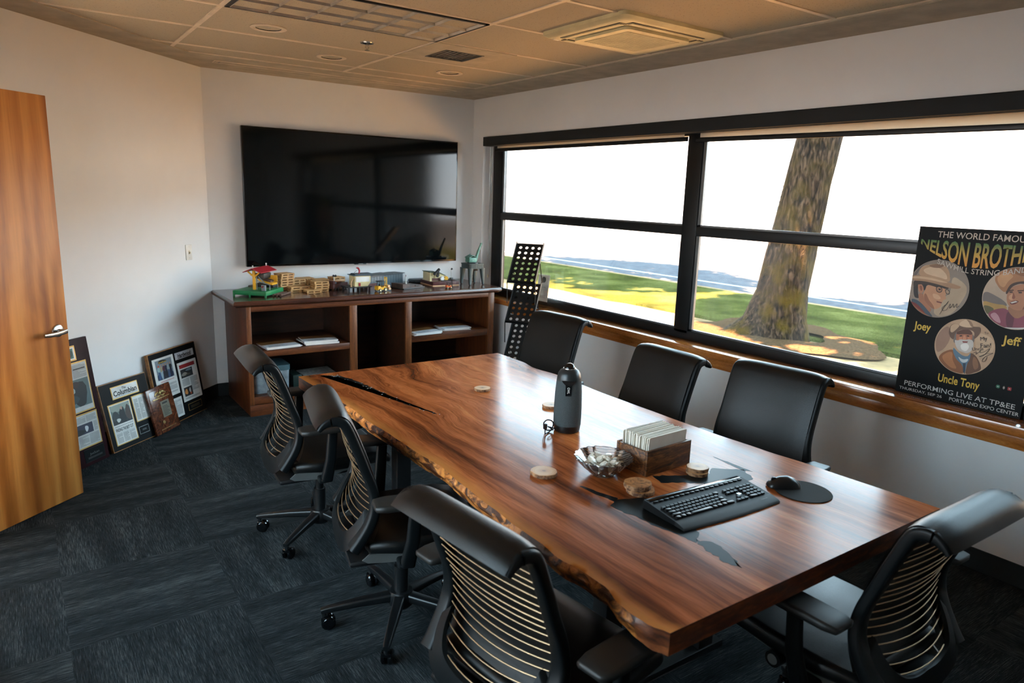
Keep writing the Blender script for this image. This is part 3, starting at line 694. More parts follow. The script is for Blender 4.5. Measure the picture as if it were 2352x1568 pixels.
def bookcase():
    t = thing('bookcase', 'long low dark wood bookcase with three open bays under the television', 'bookcase', (CX0, CY, 0))
    w = CX1-CX0; d = 6.02-CY; hz = .843
    # openings (x0, x1) local
    bays = ((.030, .805), (.868, 1.302), (1.360, w-.062))
    def bx(name, lo, hi, m, bev=.0015, par=t):
        b = MB(); b.box(lo, hi, bev); return b.build(name, m, par)
    bx('side_panel', (0, .021, 0), (.02, d, hz), g['cab']); bx('side_panel', (w-.02, .021, 0), (w, d, hz), g['cab'])
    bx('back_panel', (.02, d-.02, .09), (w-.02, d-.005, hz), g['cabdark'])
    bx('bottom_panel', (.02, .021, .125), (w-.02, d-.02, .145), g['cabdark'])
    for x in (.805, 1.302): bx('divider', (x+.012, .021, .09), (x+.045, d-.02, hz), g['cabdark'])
    # face frame
    bx('stile', (0, 0, .0), (.034, .022, hz), g['cabv']); bx('stile', (.805, 0, .145), (.868, .022, .805), g['cabv'])
    bx('stile', (1.302, 0, .145), (1.360, .022, .805), g['cabv']); bx('stile', (w-.062, 0, .0), (w, .022, hz), g['cabv'])
    bx('top_rail', (.034, .0005, .805), (w-.062, .022, hz), g['cabh']); bx('bottom_rail', (.034, .0005, .088), (w-.062, .022, .145), g['cabh'])
    bx('kick_board', (-.002, -.009, 0), (w+.002, .0, .086), g['cabh'])
    bx('shelf', (.034, .003, .452), (.805, d-.03, .502), g['cabh']); bx('shelf', (1.360, .003, .452), (w-.062, d-.03, .512), g['cabh'])
    # top with a rounded nosing
    b = MB(); x0, x1, y0 = -.095, w+.062, -.030
    sec = [(.0, .0), (.010, -.010), (.012, -.020), (.012, -.030), (.004, -.036), (-.004, -.040), (-.012, -.047)]
    rings = []
    for dx, dz in sec: rings.append([(x0-dx+.012, y0-dx+.012, .890+dz), (x1+dx-.012, y0-dx+.012, .890+dz), (x1+dx-.012, 6.035-CY, .890+dz), (x0-dx+.012, 6.035-CY, .890+dz)])
    b.loft(list(reversed(rings))); b.build('top', g['cabtop'], t, smooth=40)
bookcase()

ZT = .8902
# ------------------------------------------------------------------ reading matter on the shelves
def magazines():
    covers = [pm('magazine_cover', (214, 216, 220), .35, c2=(200, 202, 208), ns=6), pm('magazine_brown', (96, 62, 36), .35, c2=(150, 104, 60), ns=14, stretch=(1, 3, 1)), pm('magazine_dark', (30, 34, 40), .3)]
    def mag(x, y, z, rz, w, d, h, label, group, seed):
        t = thing('magazine', label, 'magazine', (x, y, z), rz, group)
        b = MB(); b.box((-w/2+.001, -d/2+.001, .0005), (w/2-.001, d/2-.001, h-.0006)); b.build('pages', g['paper'], t)
        b = MB(); b.box((-w/2, -d/2, h-.0006), (w/2, d/2*.02, h)); b.box((-w/2, -d/2, 0), (w/2, d/2, .0006)); b.box((-w/2-.0006, -d/2, 0), (-w/2, d/2, h)); b.build('cover', covers[0], t)
        b = MB(); b.box((-w/2, d/2*.02, h-.0006), (w/2, d/2, h+.0001)); b.build('cover_picture', covers[1], t)
        b = MB(); rn = random.Random(seed)
        for i in range(4):
            x_ = -w/2+.02+rn.random()*.03; y_ = -d/2+.02+i*.017; b.box((x_, y_, h), (x_+w*(.25+.45*rn.random()), y_+.005, h+.0002))
        b.build('cover_print', covers[2], t)
    for bay, (x, y, z, rz) in (('far left of the left-hand shelf', (1.62, 5.475, .5025, .05)), ('right of the left-hand shelf', (1.94, 5.50, .5025, -.03)),
                              ('left of the right-hand shelf', (2.86, 5.44, .5125, .10)), ('right of the right-hand shelf', (3.19, 5.50, .5125, -.12))):
        n = 3; zz = z; rn = random.Random(len(bay)+int(x*100))
        hs = (.006, .005, .007) if 'right of the left' not in bay else (.012, .010, .008)
        for i in range(n):
            nm = ('bottom magazine, pile at the ', 'middle magazine, pile at the ', 'top magazine, brown picture, pile at the ')[i]
            mag(x+rn.uniform(-.012, .012), y+rn.uniform(-.006, .006), zz, rz+rn.uniform(-.06, .06), .27, .205, hs[i], nm+bay, 'magazines on the bookcase shelves', i+int(x*10)); zz += hs[i]+.0006
    # bottom-left bay: grey storage tin, dark box and loose newspaper
    tin = pm('galvanised_tin', (150, 160, 166), .5, .2, c2=(116, 126, 132), ns=22)
    t = thing('storage_tin', 'grey patterned storage tin in the bottom left bay of the bookcase', 'tin', (1.545, 5.56, .1452))
    b = MB(); b.loft([[(x, y, z) for x, y in rrect(.28*k, .25*k, .03, 5)] for z, k in ((0, .94), (.004, .96), (.17, 1.0))]); b.build('tin_body', tin, t)
    b = MB(); b.loft([[(x, y, z) for x, y in rrect(.292, .262, .03, 5)] for z in (.17, .212)]); b.build('tin_lid', pm('tin_lid_teal', (62, 88, 96), .5), t)
    t = thing('newspaper', 'folded newspaper lying tilted in the lower left bay behind the table end', 'newspaper', (1.995, 5.60, .1455), .10)
    b = MB(); b.box((-.13, -.17, 0), (.13, .17, .05), .004); b.build('stack', g['paper'], t)
    b = MB(); b.box((-.15, -.16, .052), (.13, .16, .060), .003, Matrix.Rotation(.12, 3, 'X')); b.build('folded_sheet', pm('newsprint', (190, 190, 186), .8, c2=(150, 150, 148), ns=40), t)
    tag(P('storage_box', [((1.735, 5.52, .1452), (1.805, 5.72, .24))], pm('green_box', (18, 44, 40), .5), bev=.003), 'small dark green box beside the folded newspaper, low in the left bay', 'box')
magazines()

# ------------------------------------------------------------------ toys on the bookcase top
C_ = {}
def cm(n, rgb, rough=.45, **k):
    if n not in C_: C_[n] = pm(n, rgb, rough, **k)
    return C_[n]
def frame(o, ux):   # local frame on the bookcase top
    a = math.atan2(ux[1], ux[0]); return (o[0], o[1], ZT), a
def toys():
    green = cm('toy_green', (18, 134, 78)); yel = cm('toy_yellow', (236, 176, 40)); red = cm('toy_red', (168, 34, 46)); blk = cm('toy_black', (22, 26, 30)); gry = cm('toy_grey', (132, 142, 148)); org = cm('toy_orange', (228, 104, 44))
    mar = cm('toy_maroon', (84, 40, 38)); crm = cm('toy_cream', (226, 212, 160)); slate = cm('toy_slate', (78, 92, 100)); wht = cm('toy_white', (232, 232, 228)); pine = cm('toy_pine', (206, 162, 104), .6, c2=(178, 130, 78), ns=18, stretch=(.3, 1, 1)); brn = cm('toy_log', (104, 78, 64), .7, c2=(70, 50, 42), ns=30); teal = cm('toy_verdigris', (66, 118, 106), .5, c2=(96, 146, 132), ns=30); gun = cm('toy_gunmetal', (66, 78, 78), .45, metal=.3)
    # ---- sawmill playset
    a = math.atan2(5.456-5.636, 1.526-1.328); L = math.hypot(.198, .18)
    t = thing('toy_sawmill', 'toy log conveyor with green base, yellow ramp and red gabled roof', 'toy', (1.328, 5.636, ZT), a)
    dd = .30
    b = MB(); b.box((0, .005, .012), (L, dd, .046), .003)
    for x in (0, L/2-.006, L-.012):
        for y in (0, dd-.012): b.box((x, y, 0), (x+.012, y+.012, .044))
    b.build('base', green, t)
    b = MB(); b.box((L*.5-.009, .075, .046), (L*.5+.009, .095, .195), .002); b.sweep([(L*.5, .085, .145), (L*.5-.05, .085, .185)], rrect(.01, .012, .002, 1)); b.sweep([(L*.5, .085, .145), (L*.5+.05, .085, .185)], rrect(.01, .012, .002, 1)); b.build('roof_post', yel, t)
    b = MB(); b.box((L*.5-.007, .275, .046), (L*.5+.007, .292, .195), .002); b.sweep([(L*.5, .283, .15), (L*.5-.05, .283, .185)], rrect(.01, .012, .002, 1)); b.sweep([(L*.5, .283, .15), (L*.5+.05, .283, .185)], rrect(.01, .012, .002, 1)); b.build('roof_post', yel, t)
    b = MB(); b.loft([[(L*.5-.075, y, .183), (L*.5, y, .215), (L*.5+.075, y, .183), (L*.5+.075, y, .178), (L*.5, y, .208), (L*.5-.075, y, .178)] for y in (.05, .315)]); b.build('roof', red, t, smooth=0)
    for y in (.07, .29): b = MB(); b.lathe([(.004, .212), (.004, .225), (.006, .228), (.004, .234), (0, .235)], 10, (L*.5, y, 0)); b.build('finial', wht, t)
    b = MB(); b.loft([[(x, .12, z), (x, .21, z), (x, .21, z+.012), (x, .12, z+.012)] for x, z in ((L*.32, .150), (L*.45, .145), (L*.62, .105), (L*.98, .083))]); b.box((L*.6, .205, .10), (L*.98, .212, .15)); b.build('chute', yel, t, smooth=20)
    b = MB(); b.box((L*.42, .115, .062), (L*.74, .21, .09), .004); b.box((L*.5, .10, .13), (L*.78, .22, .172), .006); b.box((L*.74, .14, .058), (L*.98, .21, .085), .004); b.build('belt', blk, t)
    b = MB()
    for p, q in (((L*.55, .10, .046), (L*.55, .10, .15)), ((L*.55, .10, .115), (L*.95, .10, .085)), ((L*.94, .10, .046), (L*.94, .10, .09)), ((L*.94, .23, .046), (L*.94, .23, .09)), ((L*.6, .10, .15), (L*.78, .10, .10)), ((L*.82, .06, .046), (L*.82, .06, .085))): b.sweep([p, q], rrect(.007, .007, .001, 1))
    b.box((L*.8, .035, .046), (L*.92, .055, .09), .002); b.build('framework', gry, t)
    b = MB(); b.cyl((L*.84, .034, .078), (L*.84, .029, .078), .007, seg=14); b.build('button', red, t)
    b = MB()
    for y in (.15, .18): b.cyl((L*.6, y, .123), (L*.9, y, .106), .012, seg=12)
    b.build('carried_log', brn, t)
    b = MB()
    for i in range(4): b.cyl((.03+i*.016, .20, .052), (.03+i*.016, .28, .052), .010, seg=12)
    b.build('log_rack', cm('toy_dull', (92, 84, 76)), t)
    # loose logs
    for i, (x, y) in enumerate(((1.60, 5.515), (1.622, 5.500), (1.644, 5.488))):
        b = MB(); b.cyl((0, 0, .009), (.115, .125, .009), .009, seg=14); o = b.build('toy_log', brn); o.location = (x, y, ZT)
        tag(o, 'little wooden log lying beside the green toy base', 'log', 'little logs beside the toy base')
    # ---- miniature pallets
    def pallet(w=.125, d=.10, h=.0200):
        b = MB()
        for i in range(5): b.box((-w/2, -d/2+i*d/4.6, h-.0075), (w/2, -d/2+i*d/4.6+d*.17, h))
        for x in (-w/2, -.007, w/2-.014): b.box((x, -d/2, .004), (x+.014, d/2, h-.0070))
        for y in (-d/2, d/2-.014): b.box((-w/2, y, 0), (w/2, y+.014, .0045))
        return b.build('miniature_pallet', pine, smooth=0)
    proto = None
    stacks = [(1.782, 5.822, 7, .30, 1, 'in the tallest stack, beside the green toy base'), (1.90, 5.895, 4, .28, 1, 'in the stack second from the left, against the wall'),
              (1.868, 5.745, 2, .12, 1.30, 'in the long low stack in front, two pallets high'), (1.948, 5.635, 1, .02, .95, None),
              (2.0, 5.955, 4, .05, 1, 'in the back stack behind the four-high front stack'), (2.035, 5.705, 4, .05, 1.0, 'in the front stack of four, middle of the bookcase top'),
              (2.088, 5.832, 4, .05, .95, 'in the stack just left of the maroon toy wagon'), (2.27, 5.945, 4, .25, .9, 'in the stack at the wall behind the maroon wagon')]
    for x, y, n, rz, sx_, lab in stacks:
        for k_ in range(n):
            if proto is None: proto = pallet(); o = proto
            else: o = proto.copy(); COL.objects.link(o)
            jx = R0.uniform(-.004, .004)
            o.location = (x+jx, y+R0.uniform(-.004, .004), ZT+k_*.0203); o.rotation_euler = (0, 0, rz+R0.uniform(-.05, .05)); o.scale = (sx_, 1, 1)
            tag(o, 'miniature wooden pallet '+lab if lab else 'single flat miniature pallet lying alone at the front', 'pallet', 'miniature pallets on the bookcase')
    # ---- maroon log wagon with floodlight
    t = thing('toy_wagon', 'maroon toy railway wagon carrying a long pale beam', 'toy', (2.135, 5.655, ZT), .62)
    b = MB(); b.box((0, 0, .012), (.22, .075, .05), .003); b.box((0, .0, .05), (.03, .075, .078), .002); b.box((.06, .05, .05), (.2, .075, .07), .002); b.build('wagon_body', mar, t)
    b = MB(); b.cyl((.035, .03, .072), (.215, .03, .066), .010, seg=12); b.build('beam', cm('toy_peach', (232, 186, 140)), t)
    b = MB()
    for x in (.03, .07, .15, .19):
        for y in (.002, .073): b.cyl((x, y-.004, .012), (x, y+.004, .012), .0118, seg=16)
    b.build('wheels', blk, t)
    def floodlight(x, y, z, h, label, two=True):
        t = thing('toy_floodlight', label, 'toy', (x, y, z), .4)
        b = MB(); b.box((-.016, -.012, 0), (.016, .012, .018), .003); b.build('foot', gry, t)
        b = MB(); b.cyl((0, 0, .018), (-.004, 0, h-.014), .0032, seg=10); b.build('mast', wht, t)
        b = MB()
        for s in ((-1, 1) if two else (0,)): b.lathe([(0, 0), (.006, .001), (.010, .014), (.0085, .014), (0, .006)], 14, (-.004+s*.010, 0, h-.012), Matrix.Rotation(s*.5, 3, 'Y') @ Matrix.Rotation(.9, 3, 'X'))
        b.build('lamp_head', blk, t)
    floodlight(2.160, 5.697, ZT+.0505, .075, 'two-headed toy floodlight mast standing on the maroon wagon')
    # ---- cream shed on a black trestle with a red crane arm
    t = thing('toy_shed', 'cream toy shed on a low black trestle with red chute on its roof', 'toy', (2.215, 5.535, ZT), .02)
    b = MB(); b.box((0, 0, .030), (.215, .15, .037))
    for x in (.008, .10, .19):
        for y in (.006, .13): b.box((x, y, 0), (x+.012, y+.012, .031))
    b.build('trestle', blk, t)
    b = MB(); b.prism([(.075, .037), (.19, .037), (.215, .07), (.215, .125), (.075, .125)], .03, .15, lambda x, z, y: (x, y, z)); b.build('shed_wall', crm, t, smooth=0)
    b = MB(); b.box((.083, .027, .075), (.205, .0302, .118)); b.build('window_strip', wht, t, smooth=0)
    b = MB(); b.box((.108, .026, .040), (.124, .0302, .066)); b.build('shed_door', red, t, smooth=0)
    b = MB(); b.box((.06, .02, .125), (.23, .155, .131)); b.box((.09, .06, .131), (.25, .155, .137)); b.build('shed_roof', slate, t)
    b = MB(); b.sweep(smooth_pts([(.136, .09, .133), (.142, .09, .16), (.132, .09, .182), (.115, .09, .186)], 4), rrect(.018, .018, .005, 2), up=(0, 1, 0), scale=[.5+.05*i for i in range(9)]+[.8, .6, .5, .4]); b.build('chute_spout', red, t)
    b = MB(); b.tube([(.098, .09, .133), (.098, .09, .15), (.122, .09, .166)], .0022, 8); b.build('chute_pipe', gry, t)
    b = MB(); b.lathe([(.010, .037), (.008, .040), (.004, .042), (.004, .075), (0, .08)], 12, (.045, .04, 0)); b.tube([(.045, .04, .075), (.06, .045, .095), (.072, .06, .10)], .0035, 8); b.build('boom_post', cm('toy_peach', (232, 186, 140)), t)
    # ---- long grey building
    t = thing('toy_warehouse', 'long grey toy warehouse with dark roof running back to the wall', 'toy', (2.465, 5.72, ZT), .46)
    b = MB(); b.box((0, 0, 0), (.50, .12, .088), .001)
    for i in range(13): b.box((.015+i*.038, -.0015, 0), (.018+i*.038, .0005, .086))
    b.build('warehouse_wall', slate, t)
    b = MB(); b.box((-.012, -.012, .088), (.512, .132, .094)); b.box((0, -.0125, .094), (.34, .132, .099)); b.build('warehouse_roof', cm('toy_roof', (58, 66, 72)), t)
    b = MB(); b.box((.0, -.004, .0), (.12, -.0005, .032)); b.build('loading_dock', mar, t)
    # ---- yellow forklift
    def forklift(name, label, loc, rz, k_, body, blkm, load):
        t = thing(name, label, 'toy', loc, rz)
        b = MB(); b.prism([(0, .014), (.085, .014), (.085, .036), (.06, .046), (.052, .036), (.028, .036), (.024, .048), (.0, .046)], 0, .052, lambda x, z, y: (x*k_, y*k_, z*k_)); b.build('chassis', body, t, smooth=20)
        b = MB()
        for y in (.006, .046):
            for x in (.022, .068): b.box(((x-.002)*k_, (y-.002)*k_, .04*k_), ((x+.002)*k_, (y+.002)*k_, .085*k_))
        b.box((.008*k_, 0, .083*k_), (.074*k_, .052*k_, .088*k_), .002*k_); b.build('overhead_guard', blkm, t)
        b = MB()
        for y in (.012, .036): b.box((.092*k_, y*k_, .008*k_), (.098*k_, (y+.006)*k_, .118*k_))
        b.box((.092*k_, .012*k_, .108*k_), (.098*k_, .042*k_, .114*k_)); b.box((.098*k_, .008*k_, .012*k_), (.102*k_, .046*k_, .040*k_))
        for y in (.012, .036): b.box((.100*k_, y*k_, .010*k_), (.135*k_, (y+.006)*k_, .013*k_))
        b.build('mast', body if load else blkm, t)
        for x, r in ((.018, .013), (.072, .016)):
            for y in (-.002, .054):
                b = MB(); b.cyl((x*k_, (y-.006)*k_, r*k_), (x*k_, (y+.006)*k_, r*k_), r*k_, seg=20); wl = b.build('wheel', blkm, t)
                b = MB(); b.cyl((x*k_, (y-.0066)*k_, r*k_), (x*k_, (y+.0066)*k_, r*k_), r*.62*k_, seg=16); b.build('wheel_hub', crm, wl)
        b = MB(); b.box((.03*k_, .014*k_, .036*k_), (.05*k_, .038*k_, .042*k_), .002*k_); b.box((.028*k_, .014*k_, .042*k_), (.034*k_, .038*k_, .06*k_), .002*k_); b.build('driver_seat', blkm, t)
        if load:
            b = MB()
            for y, z in ((.014, .022), (.038, .022), (.026, .042)): b.cyl((.108*k_, (y-.03)*k_, z*k_), (.108*k_, (y+.035)*k_, z*k_), .011*k_, seg=14)
            b.build('log_load', cm('toy_peach', (232, 186, 140)), t)
    forklift('toy_forklift', 'yellow toy forklift carrying pale logs on its raised mast', (2.445, 5.445, ZT), .22, 1.0, yel, blk, True)
    # ---- dark flat wagon with flag pole
    t = thing('toy_platform', 'dark slab-shaped toy platform with a white flag pole', 'toy', (2.70, 5.49, ZT), .28)
    b = MB(); b.box((0, 0, 0), (.25, .17, .010), .002); b.build('plinth', blk, t)
    b = MB(); b.prism([(0, .010), (.23, .010), (.23, .024), (.06, .042), (0, .046)], .01, .16, lambda x, z, y: (x, y, z)); b.build('deck', cm('toy_umber', (84, 66, 60), .6, c2=(60, 48, 46), ns=20), t, smooth=15)
    b = MB(); b.lathe([(.011, 0), (.005, .006), (.003, .009), (.0028, .065), (0, .066)], 12, (.09, .07, .0375)); b.build('flag_pole', wht, t)
    b = MB(); b.box((.0892, .0685, .098), (.0905, .0755, .116)); b.build('flag', cm('toy_mauve', (150, 110, 120)), t)
    b = MB(); b.sweep([(.14, .006, .026), (.19, .006, .024)], rrect(.006, .012, .002, 1)); b.build('coupling', blk, t)
    tag(P('toy_low_building', [((2.99, 5.86, ZT), (3.24, 6.0, ZT+.030))], cm('toy_roof', (58, 66, 72)), bev=.012), 'low dark toy building with rounded roof against the wall by the cream shed', 'toy')
    # ---- second cream shed with maroon base and black conveyor
    t = thing('toy_coal_yard', 'cream toy mill on a maroon base with black conveyor and green roof', 'toy', (3.045, 5.605, ZT), -.03)
    b = MB(); b.box((0, 0, 0), (.27, .26, .006)); b.build('plinth', cm('toy_peach', (232, 186, 140)), t)
    b = MB(); b.box((.002, .002, .006), (.268, .258, .038), .001)
    for i in range(6): b.box((.02+i*.045, .0008, .007), (.022+i*.045, .003, .036))
    b.build('base', mar, t)
    b = MB(); b.prism([(.0, .038), (.15, .038), (.15, .085), (.10, .108), (.0, .118)], .06, .2, lambda x, z, y: (x, y, z)); b.build('mill_wall', crm, t, smooth=0)
    b = MB(); b.box((.02, .058, .04), (.1, .0615, .066)); b.build('mill_opening', mar, t, smooth=0)
    b = MB(); b.loft([[(-.006, y, .118), (.10, y, .108), (.156, y, .084), (.156, y, .089), (.10, y, .114), (-.006, y, .124)] for y in (.052, .208)]); b.build('mill_roof', cm('toy_moss', (66, 84, 58)), t, smooth=0)
    b = MB(); b.sweep([(.03, .04, .10), (.085, .04, .150)], rrect(.022, .02, .004, 2)); b.box((.066, .03, .085), (.08, .05, .14)); b.box((.058, .03, .075), (.072, .05, .10)); b.build('conveyor', blk, t)
    for x, c_ in ((.118, wht), (.158, yel)):
        b = MB(); b.lathe([(0, -.012), (.018, -.012), (.022, 0), (.018, .012), (0, .012)], 20, (x, .05, .060), Matrix.Rotation(PI/2, 3, 'X')); b.build('cable_drum', c_, t)
    b = MB(); b.box((.11, .03, .038), (.2, .07, .047)); b.build('drum_stand', blk, t)
    floodlight(3.30, 5.72, ZT+.0385, .105, 'single-headed toy floodlight mast behind the cream mill', False)
    forklift('toy_forklift', 'small orange toy forklift at the front edge of the bookcase', (3.085, 5.425, ZT), -.1, .60, org, blk, False)
    # ---- gantry crane
    t = thing('toy_gantry_crane', 'grey four-legged toy gantry crane with a verdigris jib', 'toy', (3.465, 5.615, ZT), .05)
    b = MB()
    b.loft([[(x, y, z) for x, y in rrect(.16, .155, .02, 3)] for z in (.150, .190)])
    for i in range(9): b.box((-.07+i*.0165, -.0795, .15), (-.066+i*.0165, .0795, .192))
    b.build('gantry_deck', gun, t)
    b = MB(); b.loft([[(x, y, z) for x, y in rrect(.172, .166, .024, 4)] for z in (.190, .196)]); b.build('deck_rim', gun, t)
    for sx_ in (-1, 1):
        for sy in (-1, 1):
            b = MB(); b.sweep([(sx_*.066, sy*.062, .155), (sx_*.070, sy*.066, .08), (sx_*.074, sy*.07, .008)], rrect(.042, .036, .008, 2), up=(0, 1, 0), scale=[1.1, .8, .5]); lg = b.build('gantry_leg', gun, t)
            b = MB(); b.cyl((sx_*.074-.006, sy*.07, .008), (sx_*.074+.006, sy*.07, .008), .008, seg=14); b.build('rail_wheel', blk, lg)
    b = MB(); b.cyl((0, 0, .196), (0, 0, .206), .05, seg=24); b.build('turntable', blk, t)
    b = MB(); b.box((-.06, -.035, .206), (.02, .035, .25), .005); b.build('crane_cab', teal, t)
    b = MB(); b.loft([[(-.064, y, .248), (-.02, y, .268), (.024, y, .248), (.024, y, .252), (-.02, y, .273), (-.064, y, .252)] for y in (-.039, .039)]); b.cyl((-.03, 0, .265), (-.03, 0, .285), .004, seg=10); b.build('cab_roof', teal, t, smooth=0)
    b = MB()
    for s in (-1, 1): b.sweep([(.028, s*.012, .212), (.058, s*.008, .30), (.092, s*.004, .375)], rrect(.012, .006, .001, 1), up=(0, 1, 0), scale=[1.7, 1.2, .8])
    for i in range(6): f_ = (i+.5)/6; b.box((.034+f_*.058-.004, -.012, .222+f_*.14), (.034+f_*.058+.004, .012, .225+f_*.14))
    b.cyl((.092, -.009, .374), (.092, .009, .374), .007, seg=14); b.build('jib', teal, t)
    b = MB(); b.tube(smooth_pts([(.01, .01, .15), (.012, .01, .09), (-.01, .01, .05), (-.035, .01, .035)], 4), .003, 8); b.box((-.01, -.02, .125), (.05, .02, .15), .004); b.build('hoist', blk, t)
toys()
